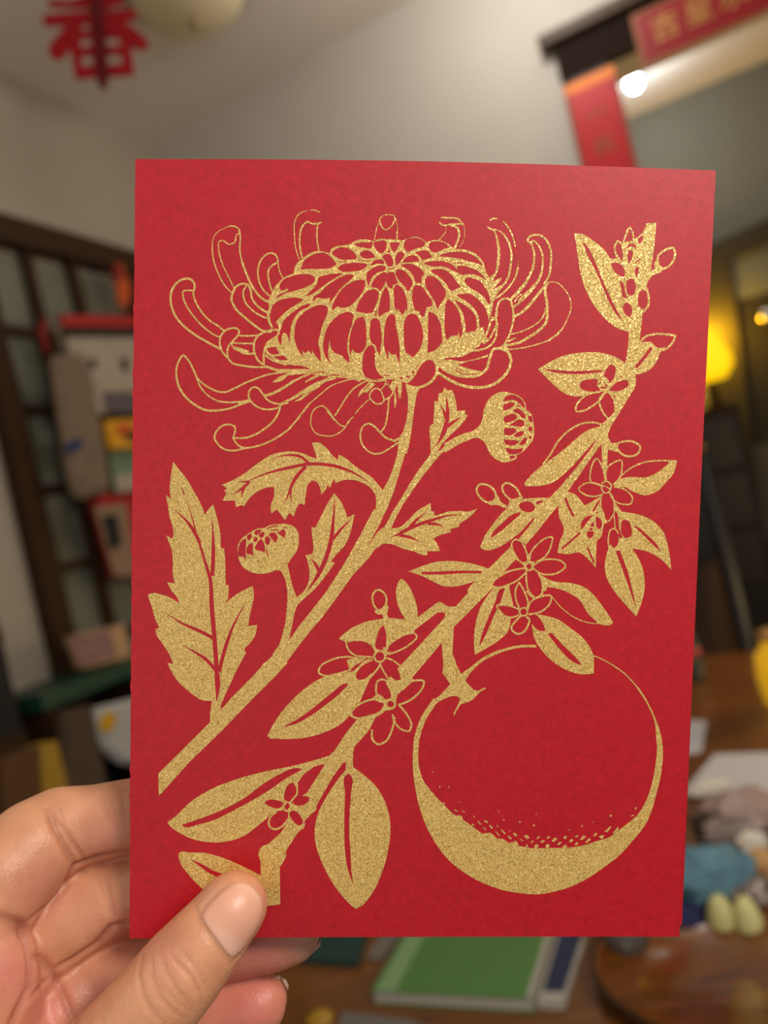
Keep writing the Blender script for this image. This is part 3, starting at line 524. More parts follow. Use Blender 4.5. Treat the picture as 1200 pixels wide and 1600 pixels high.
# gold print: strokes and fills traced in order, resolved into one flat layer of ink
ART = """
=chrysanthemum
@400,310
g 150,1130! 120,1000 150,880 200,800 270,740 350,705! 360,660 380,610 420,580 480,530 560,495 640,500 690,515! 700,485 750,450 820,440 880,430 930,400 1030,385 1110,405! 1150,380 1210,382! 1340,390 1380,395! 1440,370 1500,360 1560,385 1600,410! 1700,390 1800,425 1860,470 1960,480 2060,520 2130,600 2160,700 2200,760 2215,900 2225,960! 2210,1060 2180,1150 2160,1230 2120,1300! 2080,1400 2000,1440 1880,1480 1780,1500 1720,1530 1700,1580 1640,1640 1540,1700 1480,1740 1400,1730 1330,1700 1200,1700 1020,1700 860,1680 800,1650 700,1640 600,1620 470,1600 300,1540 220,1480 150,1350 200,1280 210,1200
@400,420
G 130,680 190,640 230,700 330,720 400,800 620,880 900,900 980,1060 800,1000 500,950 400,900 300,900 200,870 100,800 80,740
@400,310
r 425,650! 445,590 500,545 570,515 640,510 700,548 755,620! 690,655 600,662 480,662 410,670!
r 710,515 750,475 820,458 890,482 935,530 942,560 870,575 780,568 745,545
r 922,430 960,420 1040,415 1083,412 1090,440 1075,465 1000,460 950,450
r 972,515 1000,495 1060,490 1095,512 1115,550 1070,565 1000,555
r 768,660 790,630 860,610 960,603 1043,625 1010,660 900,685 800,682
k 8 770,595 850,590 
k 8 950,577 1080,590
r 1075,628 1100,590 1150,572 1190,578 1203,618! 1140,612 
r 180,945! 210,905 300,855 290,842! 230,862 220,822 255,765 330,730 430,710 510,716 552,742 548,780 480,825 380,862 280,890 230,915
r 462,915! 530,850 572,795 582,748 650,720 740,705 822,703! 730,755 640,815 560,875 495,910
r 530,968! 540,925 600,885 640,840 720,780 800,735 870,712 915,722 895,755 840,800 780,862 735,925 690,980! 692,930! 655,940 600,935 572,930!
r 708,1045! 718,995 745,940 790,870 870,800 960,765 1022,772 1022,820 1000,880 950,945 905,992 850,1022 790,1025! 760,1010! 735,1040!
r 180,1165! 140,1110 138,1070 155,1005 210,960 300,935 400,933 442,950 400,982 300,1045 225,1115
r 370,850! 372,852 371,851
@400,420
r 230,720! 205,640 235,560 250,500 310,435 390,375 460,335 508,328 500,350 430,385 370,445 335,520 320,600 318,725! 305,660! 290,620 262,600 245,620 240,690 
r 445,832! 395,760 365,680 360,590 380,490 440,415 530,360 620,338 670,360 668,420 630,510 600,620 585,700 600,760 608,875! 570,830 540,790 525,745! 522,800 490,765 470,790 430,760! 
r 712,900! 650,820 628,740 640,640 670,550 720,480 790,425 870,405 912,430 915,500 890,580 865,660 860,740 868,800 880,885! 835,850 800,810 740,790 705,745 690,665! 680,740 682,840
r 905,870! 880,800 875,700 880,600 910,520 960,460 1000,450 1025,500 1035,590 1035,680 1010,760 975,790 925,780 905,755! 890,790
r 940,400 945,360 990,270 1050,205 1120,195 1150,225 1140,300 1115,360 1095,410! 1040,420! 990,410 960,405
r 1065,620 1070,540 1085,475 1115,462 1150,480 1170,560 1180,650 1172,720 1160,808! 1135,770 1120,720 1085,695 
r 1000,860 1010,790 1050,730 1090,715 1110,740 1115,830 1120,920 1150,980 1200,1020! 1150,1035 1080,1035 1030,1015 1000,960 
r 100,745! 180,730! 222,795! 130,795
r 160,825! 265,812! 298,858! 210,850
r 90,820! 140,865 220,900 300,918 400,905 510,940! 420,945 320,950 230,945 150,905 110,870
@400,420
s 11 915,460 907,520 885,585 868,660 860,740 872,805 893,865
@550,310
r 25,430 60,418 160,412 190,410 190,440 182,465 100,460 50,450
r 198,412! 300,390! 325,420 318,470 300,505 262,515 225,480
r 355,415! 455,410! 430,460 395,510! 365,465
R 335,505 345,455 360,508
r 488,420 510,385 570,370 620,372 685,410! 680,445 600,470 525,505! 490,470
r 718,440 730,418 800,402 860,412 918,460! 850,480 780,508 730,485
r 285,545 310,525 350,522 378,560 388,610 375,635 345,640 310,590
r 405,590 415,530 440,503 478,503 492,525 470,570 415,635!
r 470,595 500,560 560,532 610,545 635,590! 560,598
r 590,510! 640,492 705,490 750,550! 720,565 655,578! 625,535
r 805,545! 870,515 960,500 1060,505 1140,535 1200,590 1230,630! 1150,605 1000,565 900,550
r 455,628 520,612 590,625 650,665 680,710! 655,740 655,790! 600,790 575,730 520,665
r 665,605! 740,590 860,590 930,615 980,660 1020,710! 940,675 860,640 760,640
r 735,680 800,662 870,670 930,715 980,780 1018,828! 960,860! 935,865 880,800 820,740 760,700
r 985,640 1040,632 1110,650 1180,680 1240,740 1290,790! 1220,745 1140,712 1090,710 1035,722!
k 10 960,605 1040,605
r 1055,765 1080,742 1130,748 1200,775 1250,840 1290,920 1300,990! 1275,985! 1240,930 1180,880 1110,840 
r 410,690 430,665 480,672 530,720 570,790 545,850 530,870 490,820 450,780
r 330,700 385,690 420,770 430,790 385,810! 375,850! 340,830 325,800
r 180,830 200,770 250,715 315,690 315,780 265,870! 230,840
r 135,745 140,700 190,655 250,630 320,650 310,670 240,695 190,740 168,780 160,830!
k 10 340,662 400,655
r 400,1020 395,920 390,850 420,808 460,830 500,900 515,960 518,1060! 500,1040! 475,1090 435,1035! 425,1060!
r 565,880 580,825 620,812 660,830 700,890 745,950 755,1000 700,1020! 680,1100! 660,1110 632,1060! 590,1050! 570,980
r 682,770 700,735 750,728 800,755 850,820 882,880 870,930 830,990 800,1040! 770,960 720,880 690,820
r 280,900 320,830 345,880 355,980 350,1060! 290,1085 255,1110 245,1070 260,980
R 215,1105 222,1045 232,1040 232,1105
@550,420
r 300,620 310,520 335,450 375,420 400,440 410,520 430,620 445,720 445,890! 425,840 408,790! 400,805! 370,800 340,770! 342,868! 320,800 300,720
r 485,600 490,500 530,430 590,425 640,500 668,620 650,720 610,790 570,832! 530,800 515,790! 510,800! 490,720
r 705,790! 710,700 712,560 715,400! 770,420 820,490 842,600 840,700 810,735 770,770! 730,780 
r 885,670! 870,580 870,420 880,320 900,280! 950,320 1000,400 1025,500 1030,620 1010,655! 1000,590! 990,620 940,640 
r 1065,600! 1055,480 1030,400 980,320 960,290! 1040,330 1110,380 1155,440 1170,520 1165,570 1130,600! 1130,580! 1080,600!
r 975,245! 1040,235 1110,235 1160,270 1240,350 1275,450 1280,560 1245,620 1245,660! 1225,630 1215,560! 1190,540! 1190,460 1150,380 1080,310 1020,275
k 9 300,1000 350,1000
r 520,1075! 580,1020 630,930 680,870 740,855 775,890 780,950 750,1030 700,1080 640,1102 580,1095
r 560,975 575,955 585,970 565,985
k 9 600,925 620,905
k 14 510,1008 535,1020
k 14 455,1020 475,1035
k 12 325,1090 395,1060
@680,420
r 465,635! 500,560 520,480! 560,465! 570,530 540,600 500,660!
r 345,760! 440,710 520,660 560,570 575,560 580,640 540,700 460,745 
r 105,840! 160,838 300,820 430,780 520,715 600,640 580,700 540,745 520,770 480,808 380,840 260,870 170,858
R 100,840 60,900 40,900 20,960 30,1100 600,1100 700,900 600,700 540,740 510,790 480,900 400,970 300,970 200,930
R 700,300 1200,0 1250,600 700,760 650,700
g 20,800! 110,860 170,868 260,888 200,900 150,890 220,925 330,950 430,960! 400,1010 300,1020 200,990 100,940 20,880
s 18 120,860 180,868 240,878 350,862 430,838 490,815
s 17 150,890 220,915 300,940 410,962
s 22 20,890 110,960 210,1000 320,1010 420,990 480,940 500,880 520,810 545,755 600,745 650,750
s 24 10,970 50,990 140,1045 240,1090 360,1112 470,1108 580,1065 650,1000 695,930 710,870 695,800 650,750
r 230,895! 300,870 400,850 480,835 485,870 460,920 430,950 350,945 290,925
k 7 190,950 260,985 330,990 390,985
k 8 190,925 270,965
G 0,760 60,720 100,670 160,625 210,630 240,655 330,595 390,585 450,540 465,620 500,665 400,710 340,760 400,740 340,780 250,825 105,835 20,850
k 6 380,750 470,730
s 16 350,768 430,758 520,715 565,650 575,580 580,530 572,470 575,400 590,330 620,290 660,278 705,290
s 14 455,700 500,665 540,600 570,530
s 18 520,485 500,560 465,640
s 18 520,485 572,455
s 17 705,290 725,360 735,450 720,540 700,610 660,690 640,730
G 590,750 640,705 680,715 690,760 650,775
s 11 715,612 800,590 900,545 980,490 1020,430 1035,370
s 14 680,680 750,650
s 22 670,715 760,700 880,640 980,570 1040,500 1050,420 1050,340 1030,200 1035,150
s 10 690,755 800,745 950,710 1060,670 1140,610 1200,550
s 22 730,450 800,415 900,320 980,220 1050,140
s 16 740,355 830,280 920,180 980,90 1005,0
s 9 745,310 780,260 810,240
s 20 710,285 790,210 850,130 900,30 920,-20
@710,310
G 330,740 380,700 360,780 440,740 440,760 360,860 440,810 440,840 380,930 350,950 335,860
u 26 330,780 380,720 410,600 415,480 400,380 370,300
s 10 410,640 417,500 410,400 372,300
s 14 365,950 440,900 520,820 575,730 595,650
s 5 595,660 597,590
s 16 370,900 440,835 500,750 525,640 535,520 515,430 470,345
s 9 470,345 430,310 370,290
s 15 370,295 345,290 315,270
s 10 335,205 360,190 400,190
s 11 460,215 500,265 540,340 570,450
s 16 840,800 880,740 905,600 905,500 860,390 800,345 740,343 700,365 688,400 715,415
s 16 715,415 745,500 745,600 700,730 620,840 530,940
s 14 715,415 740,398 780,430 825,530 825,640 790,760 700,860 600,960
s 8 870,790 950,785 1030,850 1080,930 1095,1010 1060,1130 1010,1220 960,1290
s 5 1060,1130 1000,1240 950,1290 880,1340
s 12 345,1115 390,1110 400,1040
@550,310
s 6 210,390 235,270 265,190
s 7 265,185 290,163 390,160
s 10 262,190 270,250 315,295 360,270 400,200
s 9 390,160 410,200 
s 5 410,200 425,260 425,330
s 9 422,310 422,385
s 13 840,180 920,182 990,190 1030,230 1045,245
s 13 820,225 850,250 920,245 990,240 1030,240
s 4 880,265 875,320 840,365
s 8 870,330 820,385
s 17 930,250 985,275 1005,330 990,400 965,460
s 4 1045,245 1055,300 1050,380 1010,455
@400,310
s 8 410,580 375,480 360,330 365,210 400,150 440,125
s 5 440,125 480,115
s 9 510,110 550,110 595,130
s 14 435,560 415,480 410,360 430,270 480,215
s 14 480,215 540,240 610,225
s 11 580,235 570,350 590,490
s 14 150,930 70,860 25,760 20,650 60,560 110,520 160,515 200,560 205,600
s 9 205,600 220,680 255,750
s 14 205,600 150,630 115,680 120,760 150,870
u 14 410,640 530,610
@250,310
s 18 1040,985 960,940 880,850 820,730 770,600
s 12 770,600 750,500 750,340 740,290 700,262 650,260
s 6 650,260 560,300
s 7 560,300 510,350 490,440
s 11 490,440 500,570 540,690 610,820 680,890
s 10 700,850 640,730 580,600 550,470 555,405 580,395 650,430 700,410 720,340 745,325
s 17 685,880 700,845 770,800 820,808 850,860 860,930 940,1030 1020,1075
s 14 820,808 785,860 790,950 880,1060 1020,1130
s 18 685,880 670,940 700,1020 800,1120 900,1200 960,1240 1040,1250
s 20 1020,950 1040,1010 1015,1080 1025,1150 1050,1210
s 18 315,870! 322,800 290,760 225,755 150,800 105,880 100,960 120,1050 170,1140 250,1220 330,1280 450,1350 560,1410
s 14 310,880 330,960 380,1050 460,1140 550,1200 600,1240
s 13 315,868 250,862 215,872 215,910 250,1010 320,1110 390,1190 450,1240 530,1290 560,1300
@250,510
c 16 640,300! 580,230 560,150 570,90 610,40 660,20 720,20 742,42 725,90 680,140 640,190 630,240
s 14 740,85 850,88 940,78
s 14 680,155 780,160 880,160
u 44 700,190 790,238 890,255
s 12 670,165 700,210 760,235
k 16 835,238 865,238
s 16 640,300 680,345 760,365 870,380 1000,380 
c 17 975,360! 920,320 890,260 880,200 890,130 930,80 990,50 1060,33 1112,40 1110,70 1070,110 1010,150 985,200 973,270
G 975,360 1010,370 1100,400 1200,420 1200,440 1130,440 1060,410 1000,390
s 15 990,270 1040,310 1120,340 1180,360
k 8 1035,165 1060,165
s 14 1000,180 1040,160 1060,190
s 15 1200,420 1130,432 1000,455 900,490 800,530 700,580 610,615 540,610 470,580 390,525 345,480
s 15 345,480 310,400 260,310 215,270 185,310 155,390 155,480
s 18 155,480 180,570 230,650 320,730 430,785 520,790
s 16 520,790 650,770 760,730 850,700
s 12 345,480 370,550 420,620 490,675 560,705 
s 15 560,705 640,712 740,708
s 28 740,718 840,697
c 15 850,700 830,650 840,600 880,570 920,580 960,630 1010,690 1070,720 1140,735 1100,765 1030,778 950,770 890,740
u 16 1050,522 1120,510 1200,455
s 16 1130,740 1110,810 1060,890 980,960 880,1020 800,1045 700,1045 
s 15 685,1040 700,1000 700,940 650,920 600,925 540,970 510,1040 540,1100 600,1150 690,1165 780,1145 880,1130 980,1100 1100,1040 1200,970
s 15 685,1040 710,1090 760,1130 820,1140
@400,510
s 15 300,970 380,880 440,800 500,725
s 9 500,725 600,640 700,560 800,520 900,495 1020,500
s 22 80,650 150,630 250,580 350,515 
s 16 350,515 430,475 520,440
s 14 230,735 300,715 
u 34 230,720 350,670 450,610 560,560 700,480 800,460
s 24 370,660 450,605 540,550 640,510 740,480
u 26 360,705 420,680 500,600 560,580
s 7 470,650 520,610 600,560
G 200,400 330,400 470,400 500,440 300,460 240,500 150,525 220,470 300,440
G 460,400 620,430 900,490 700,475 560,460 480,440
u 22 460,525 540,480 640,440
s 12 465,520 540,480
k 9 500,455 580,430 640,430
k 7 520,515 620,475 780,458
s 12 590,750 620,745 660,770 700,820 735,870 800,930 835,940 
s 18 670,790 730,870 
s 10 590,750 545,780 515,860 520,940 560,1000 640,1025 720,1025 790,990 840,940 870,890 910,850
s 8 930,820 980,760 1060,685
s 12 740,835 790,760 850,660 920,580 1040,510
G 955,665 970,610 1010,575 1060,520 1120,540 1040,620 1000,620
k 8 1000,600 1080,530
@400,420
s 12 1020,1047 1100,1054 1210,1045
@550,510
c 12 165,660 180,610 230,580 265,600 290,650 300,695 250,730 190,700
s 9 270,595 300,560 320,510
s 12 300,690 350,665 395,600 410,520
u 20 400,600 405,700 403,765
G 310,520 325,560 340,515 345,580 370,520 400,490 450,490 470,540 455,690 445,600 440,695 430,600 425,540 400,600 380,610
s 13 345,680 335,800 300,950 270,990
s 16 160,910 200,930 270,1000 320,1045 390,1070
s 14 160,910 110,930 80,1000 85,1080 140,1160 210,1195 280,1185 350,1145 430,1090
s 18 395,1075 440,1050
@550,510
g 500,540! 560,560 640,570! 610,630 595,700 580,800 560,960 530,1130 515,1190! 430,1190 430,1150 450,1030 490,970 510,880 525,760 520,640
s 22 520,555 600,575 680,555 740,520 790,450 800,380
=chrysanthemum
@550,600,5
G 420,300 470,300 450,390 430,500 380,660 330,830 280,960 230,1060 155,1200 60,1220 140,1070 185,980 190,920 240,830 290,740 320,660 350,560 370,470
G 150,1220 200,1180 270,1090 310,1010 380,900 450,780 520,670 590,580 615,540 660,540 720,490 800,440 880,400 950,370 1000,330 1000,420 920,420 850,440 780,480 700,540 640,610 560,710 480,820 400,940 340,1050 305,1130 300,1200 150,1240
g 610,325! 635,310! 640,230 645,130! 672,138! 675,75! 705,70! 720,30! 750,50! 780,45! 800,90 820,210! 885,205! 885,240! 905,245! 860,310 800,370 740,430 690,490 660,545! 615,540! 612,450 605,380
t 26 740,300 715,380 655,485
t 22 740,300 747,230 733,90
t 18 742,285 720,220 690,165
t 18 745,335 800,290 855,260
@360,800,5
G 1120,-20 1215,-20 1170,90 1075,262 1200,130 1215,200 1200,245 1130,290 1080,360 950,500 880,600 800,710 720,820 600,960 500,1090 420,1200 250,1200 340,1110 400,1100 458,1005 530,900 610,800 750,620 880,420 1010,190
G 400,465 430,530 445,620 445,700 430,860 400,980 380,1040 330,1110 420,1130 458,1005 480,900 500,790 520,735 515,665 480,560 455,450 445,410 460,390 380,440
g 60,340 58,270 75,225 130,175 180,145 215,128 270,122 300,105 350,97 430,93 490,110 525,150 535,230 520,300 470,370 440,420! 400,465! 370,455 300,475 220,482 150,465 90,420 70,380
r 65,270 80,235 115,208 120,300 118,385! 100,350 70,350
r 125,290 150,250 170,240 175,300 185,358! 160,330 130,328
r 195,290 215,235 240,210 260,240 270,320! 240,305 210,300
r 130,185 165,170 165,200 140,225
r 185,165 215,138 240,140 200,180
r 180,215 195,195 210,200 205,230 185,235
r 220,185 265,155 265,180 240,205
r 270,215 280,190 300,195 310,235 295,260 275,245
r 300,175 340,160 370,200 350,240! 330,215
r 365,160 390,150 400,138 425,140 430,170 415,205! 400,185
k 9 290,130 330,112 370,110
k 9 320,145 350,140 375,140
k 9 420,118 440,125
k 10 280,290 295,345
k 8 210,380 218,385
g 810,-145! 850,-100 900,0 915,45! 970,15! 955,90 940,152! 925,200 890,265 830,330 785,388! 818,395! 780,450 720,530 640,620 560,690 515,740! 470,700! 515,665! 580,610 615,530 615,450 588,338! 640,325! 648,290 640,200 632,118! 665,122! 700,50 750,-50
t 24 740,380 780,250 805,50 815,-110
t 24 740,380 680,500 595,625
t 16 800,215 850,150 950,50
t 18 690,460 660,400 625,362
@340,660,5
g 30,488! 90,465 200,405 300,330 430,250 500,232 600,228 660,240 720,265 778,285! 760,230 738,160! 790,158 840,190 890,250 940,295! 945,250! 1000,280 1060,330 1130,380 1200,425 1250,480 1290,530! 1240,630! 1230,560 1180,500 1130,470 1060,450 990,450 925,475! 905,445! 880,510! 855,490! 850,520! 810,565! 800,510 775,465 740,455 710,480 690,560 680,645! 640,632! 615,670! 595,735! 560,705! 527,765! 495,720 465,680! 420,712! 415,650 440,580 440,505! 400,505 340,525 270,570 205,655! 185,645! 145,662! 135,610! 38,612! 70,550! 50,535! 75,515!
t 18 800,325 920,342 1050,388 1180,468
t 18 800,325 710,325 600,345 480,372 350,410 220,470
t 16 720,330 650,270 560,255 500,262 440,285
t 20 690,345 620,420 575,500 550,570 515,640
t 12 575,500 570,560 580,630
t 10 250,460 200,465 155,460
t 14 250,460 200,510 100,570
t 16 215,490 195,540 185,585
@700,590,7.5
g 0,750! 100,690 200,650 300,620 360,570 400,500 415,400 450,300 500,230 560,190 640,165 690,172! 750,185 820,210 880,260 910,320 915,375! 960,410 990,460 1000,530 1010,600 1005,690 985,750 940,800 900,850 840,890 805,910! 800,950 760,970 690,990 640,992 580,970 500,900 460,830 430,760 380,720 320,705 250,730 150,770 50,830 -40,880! -40,770!
r 645,275! 680,220 750,200 830,230 880,280 905,355! 880,345 830,300 790,270 730,262 690,275
r 640,360 650,325 700,295 760,290 785,305 750,345 700,375 650,380
r 655,470 700,440 770,425 805,445 800,480 740,515 665,525
r 760,385 820,360 870,395 905,440 908,480! 870,470 830,430
r 705,565! 760,530 840,490 885,510 895,550 860,580 800,570
r 665,590 720,595 790,600 800,620 760,665 665,670
r 765,685! 820,640 880,630 885,660 850,690 800,695
r 660,725 700,730 780,735 830,750 800,780 700,790 670,775
r 840,785 870,730 920,700 920,750 880,790
r 675,830 760,838 885,825! 860,870 800,895 700,885
r 720,930 760,915 790,925 775,945 730,950
k 14 810,325 850,338
r 945,440 975,450 985,520 965,520
r 940,600 960,570 985,585 985,620 960,632
r 950,690 980,680 975,720 955,715
k 12 920,560 935,560
@220,880,6
g 303,-950! 350,-890 430,-790 500,-670 560,-560 605,-450! 630,-500 680,-550! 700,-480 725,-380 745,-280 748,-140! 782,-140! 790,-30 795,205! 825,208! 820,330! 780,385! 900,290 1050,212! 1060,300 1030,450 1005,590! 1090,578! 1070,680 970,800! 985,845! 900,1000 840,1130 780,1260 750,1340 750,1375! 650,1480! 650,1400! 668,1290! 580,1285 460,1210 320,1070 250,935! 305,945! 270,860 200,750 150,680 138,620! 175,600! 140,540 110,430 65,300! 90,285 200,295 280,325 360,380! 345,330 290,260 248,178! 318,190! 300,80 300,0 295,-100 270,-180 238,-260! 300,-230! 305,-310 270,-430 250,-560 235,-640! 285,-600! 270,-680 280,-800
t 36 715,1040 720,1150 710,1305
t 30 715,1060 690,700 665,400 650,150 600,-20 555,-170 520,-280 480,-430 430,-585
t 12 410,-640 375,-720
t 22 555,-190 450,-370 310,-505
t 26 670,120 680,-100 668,-435
t 22 690,710 560,640 400,570 230,465
t 22 705,1010 620,910 500,830 390,768
t 24 735,1020 790,800 870,580 990,362
@230,1040,6
G 608,330 590,530 300,820 105,1010 108,1218 130,1200 400,900 700,610 950,350 1200,100 1320,-30 1100,-30 1000,90 820,270 690,415 690,330
=fruit
@640,1000,5
s 22 430,290 560,160 700,90
s 18 700,90 850,52 985,48
G 395,270 450,230 560,150 570,160 480,240 435,320 500,390 540,395 590,370 600,378 550,405 500,460 460,485 400,500 370,550 345,595 345,570 380,500 395,460 370,437 320,440 250,470 200,500 180,480 250,420 320,340
s 38 200,475 150,545 105,620 78,690
s 38 78,690 55,780 47,880 45,960
@860,990,6
s 10 400,205 450,225 540,270 620,320 690,370 760,440 820,510
s 14 820,510 880,600 930,690 965,770
G 950,735 985,860 990,960 1000,1060 995,1200 1055,1200 1055,1080 1040,960 1010,860 970,760
@640,1180,5.4545
g 30,0! 28,100 45,260 80,430 140,600 220,750 330,890 480,1010 640,1095 840,1160 980,1180 1100,1185 1200,1170 1350,1130 1500,1060 1650,960 1780,860 1900,730 2010,590 2060,480 2100,340 2140,180 2160,0! 2105,0! 2075,200 2010,400 1940,510 1860,580 1780,640 1700,700 1600,730 1510,760 1420,780 1300,790 1150,792 1080,795 930,772! 900,738 850,745 790,712 750,710 690,662 620,665 560,625 500,580 455,550! 440,515 400,515 330,460 280,410 180,300 120,220 85,120 70,0!
=fruit_specks
@740,1260,7.5
G 120,160 175,180 165,195 125,178
G 45,170 60,172 90,210 75,215
G 110,245 125,245 150,275 135,280
G 180,220 200,220 228,255 205,262
G 262,222 275,222 300,240 285,245
G 250,290 262,290 310,345 298,350
G 315,272 330,270 378,318 360,325
G 395,342 415,345 450,375 430,385
G 455,315 485,308 518,345 490,350
G 535,375 545,375 585,408 572,410
G 590,345 620,332 658,362 630,388
G 665,425 685,400 705,405 680,432
G 735,375 760,348 780,355 750,385
G 780,410 820,392 838,405 800,432
G 858,370 880,348 900,355 870,380
G 915,400 950,365 985,378 940,418
G 980,445 1015,410 1035,420 995,455
G 1055,360 1080,345 1098,362 1075,385
G 1118,405 1150,382 1170,395 1135,425
G 710,460 740,440 765,460 745,495 720,495
G 845,455 870,435 895,455 870,490 848,490
G 1045,470 1080,450 1100,460 1080,490 1040,490
G 605,470 625,440 640,475
G 470,415 490,400 522,435 525,465 470,450
G 285,55 295,50 300,65 290,70
G 345,155 358,148 362,165 348,170
G 532,178 545,172 555,190 540,198
G 695,220 710,210 720,225 705,238
G 726,85 736,82 740,95 730,98
G 1113,268 1125,264 1123,285 1117,285
G 412,280 430,285 432,292 415,290
@880,1230,7.5
G 70,635 90,610 120,618 90,650
G 135,575 165,562 180,572 150,592
G 195,615 235,568 270,580 220,620
G 132,665 165,642 180,658 150,685
G 258,645 300,600 328,610 275,655
G 348,570 380,532 402,545 370,578
G 415,580 460,558 480,568 455,610
G 482,522 545,462 570,462 515,528
G 580,540 635,468 652,470 628,540 600,545
G 790,340 820,320 830,335 800,345
G 835,260 850,230 860,235 850,265
G 540,335 558,318 575,330 560,348 545,345
G 210,455 230,445 232,460 215,465
G 348,405 358,403 360,415 350,415
G 0,590 20,572 45,590 20,608
G 0,680 45,680 50,690 20,705
@640,1180,5.4545
G 380,460 410,475 408,483 380,470
G 450,470 470,485 470,492 452,478
G 545,515 560,530 555,535 545,522
G 252,262 262,262 262,275 252,275
G 328,268 338,268 338,276 328,276
G 192,142 201,142 201,150 192,150
G 420,395 430,395 430,403 420,403
G 285,405 295,400 302,418 290,425
G 530,600 535,578 555,600
=blossom_branch
@880,330,6
g 105,210! 180,215 260,260 340,320 400,380 440,445! 500,445! 482,390 478,320 510,272 550,300! 575,240 600,170 625,145 650,180 670,262! 745,200 780,115! 872,108! 860,250 845,400 818,570! 800,640 785,690 775,730 745,950! 725,1100 720,1210! 620,1210! 620,1130! 540,1110 440,1050 340,950 240,800 180,650 140,450 120,300
r 178,278! 240,350 290,450 350,600 420,760 500,920 560,1030! 500,970 440,870 365,700 300,550 240,440
r 580,290 600,220 625,165 645,210 655,280! 620,280
r 495,320 520,290 545,330 560,400 555,470! 520,430
r 450,490 490,480 550,510 580,570 570,615 520,600 470,550
r 585,350 620,310 670,310 690,360! 640,330
r 605,400 620,365 645,370 645,440 615,490 605,450
r 700,265 720,240 748,232 740,280 715,310
k 12 680,480 720,450
r 670,550 685,525 705,525 700,590 690,625 675,590
r 525,650! 560,670 580,750 605,815! 565,810 545,730
r 590,700 600,650 640,630 675,665 678,730 650,790 615,785
r 705,800 720,750 760,740 785,780 780,850 740,915 715,900
r 565,880 590,855 630,880 648,940 625,990 590,975
r 605,1045 635,1050 630,1075
k 8 465,630 482,628
s 18 780,720 800,800 800,870 750,945
c 18 890,480 885,430 925,385 980,352 1030,345 1048,400 1030,470 965,530 905,540 
g 850,490! 880,460 900,500 940,540 900,580 860,590 800,650! 800,600! 810,575! 860,530!
@820,500,4.8
G 785,-20 880,-20 870,80 862,160 850,260 830,410 822,430 822,510 780,580 720,680 650,790 625,850 625,880 650,925 690,920 700,960 650,975 622,970 618,1120 605,1140 580,930 570,935 480,1060 385,1200 315,1195 400,1090 470,1000 535,910 565,790 620,745 670,670 690,560 755,325 775,200
s 13 868,165 905,125 980,105 1060,108 1130,118
s 13 1130,118 1100,180 1040,228
g 850,180! 900,165 950,170 990,205 1050,205! 1020,240 990,310 940,370 880,400 820,412! 800,300!
k 24 945,215 900,275 838,350
g 100,368! 180,320 300,265 420,245 540,242 640,262 720,300 755,325! 830,420 822,515 760,580 690,620! 600,545! 480,560 440,568 360,572 290,545 190,460 130,400
R 550,610 600,540 640,560 680,680 620,745
G 655,560 720,540 820,515 720,680 670,690 672,640
r 140,362! 250,378 400,382 580,375! 580,390! 450,404 300,402 180,382
r 590,425! 600,390 650,335 675,345 680,400 650,460 630,475 610,430
r 410,490 430,460 490,445 548,450 540,490! 565,525 480,535 430,520
r 635,530! 660,490 720,455 770,455 780,480 740,520 690,535
s 8 545,470 600,430 630,480 620,505 
k 12 570,505 600,508 612,485
k 8 550,480 570,470
k 8 590,470 595,470
r 380,680! 385,640 420,590 480,550 600,540! 570,590 500,650 430,685
s 12 600,545 570,590 500,650 430,683 385,683 388,640 420,595 480,555 560,540
r 590,590 620,550 660,600 670,660 640,712! 600,680 575,630 
s 12 600,545 560,595 575,670 625,740
k 10 715,420 730,425
k 8 670,565 672,590
s 12 580,785 500,768 420,780 330,830 250,910 190,1010 140,1080
g 580,795! 500,815 420,860 330,940 230,1020 135,1088! 60,1150 -5,1225! 0,1240 61,1245 131,1241 219,1214 298,1152 395,1056 460,980 530,905! 600,880
c 13 690,950 700,925 740,912 820,915 865,950 850,1000 800,1022 740,1012
g 630,900! 660,928 710,915 690,960 740,1005! 690,990 622,970!
@730,720,5.4545
G 849,150 935,150 900,200 858,262 790,350 780,380 700,470 600,600 500,715 440,665 568,505 560,450 640,318 700,315 745,270 800,215
g 700,316! 600,315 480,325! 430,320 360,350 350,395! 300,440 220,540 150,640 110,740! 150,762 220,755 300,720 400,650 500,570 572,480! 640,400!
R 573,480 550,500 480,580 415,645 400,670 430,668 440,655 520,570 568,505
r 440,378 480,348 540,352 578,400 560,430 500,435 460,415
r 585,355! 610,342 650,342 630,358 590,370
r 200,660! 220,610 300,530 380,460 450,438! 455,455! 380,520 300,590
c 16 80,240 100,205 160,202 220,240 245,300 230,340 180,355 110,310
g 175,345! 230,345 245,280! 270,310 285,350! 350,390! 330,400 250,375 190,375
c 16 310,270 300,215 330,190 390,210 440,270 455,320 430,335 360,320
r 322,265 315,225 335,205 385,225 425,280 438,320 410,328 360,315
G 345,300 380,330 470,300 480,330 440,370 350,395 360,350
G 380,720 320,790 180,920 120,960 0,1100 60,1250 300,1200 400,1000 480,900 500,720
@560,780,4.61538
G 1110,330 940,500 900,560 875,580 700,775 650,830 700,910 975,635 1130,630 1180,500 1150,400
g 362,522! 440,490 550,455 700,447 820,465 940,500! 990,520! 900,565! 800,605 700,628 620,628 540,595 450,550 
r 455,525! 600,520 740,515 890,518! 885,536! 740,535 600,543 460,542!
R 700,910 975,635 1050,625 1150,640 1200,700 900,1000
=chrysanthemum
@560,780,4.61538
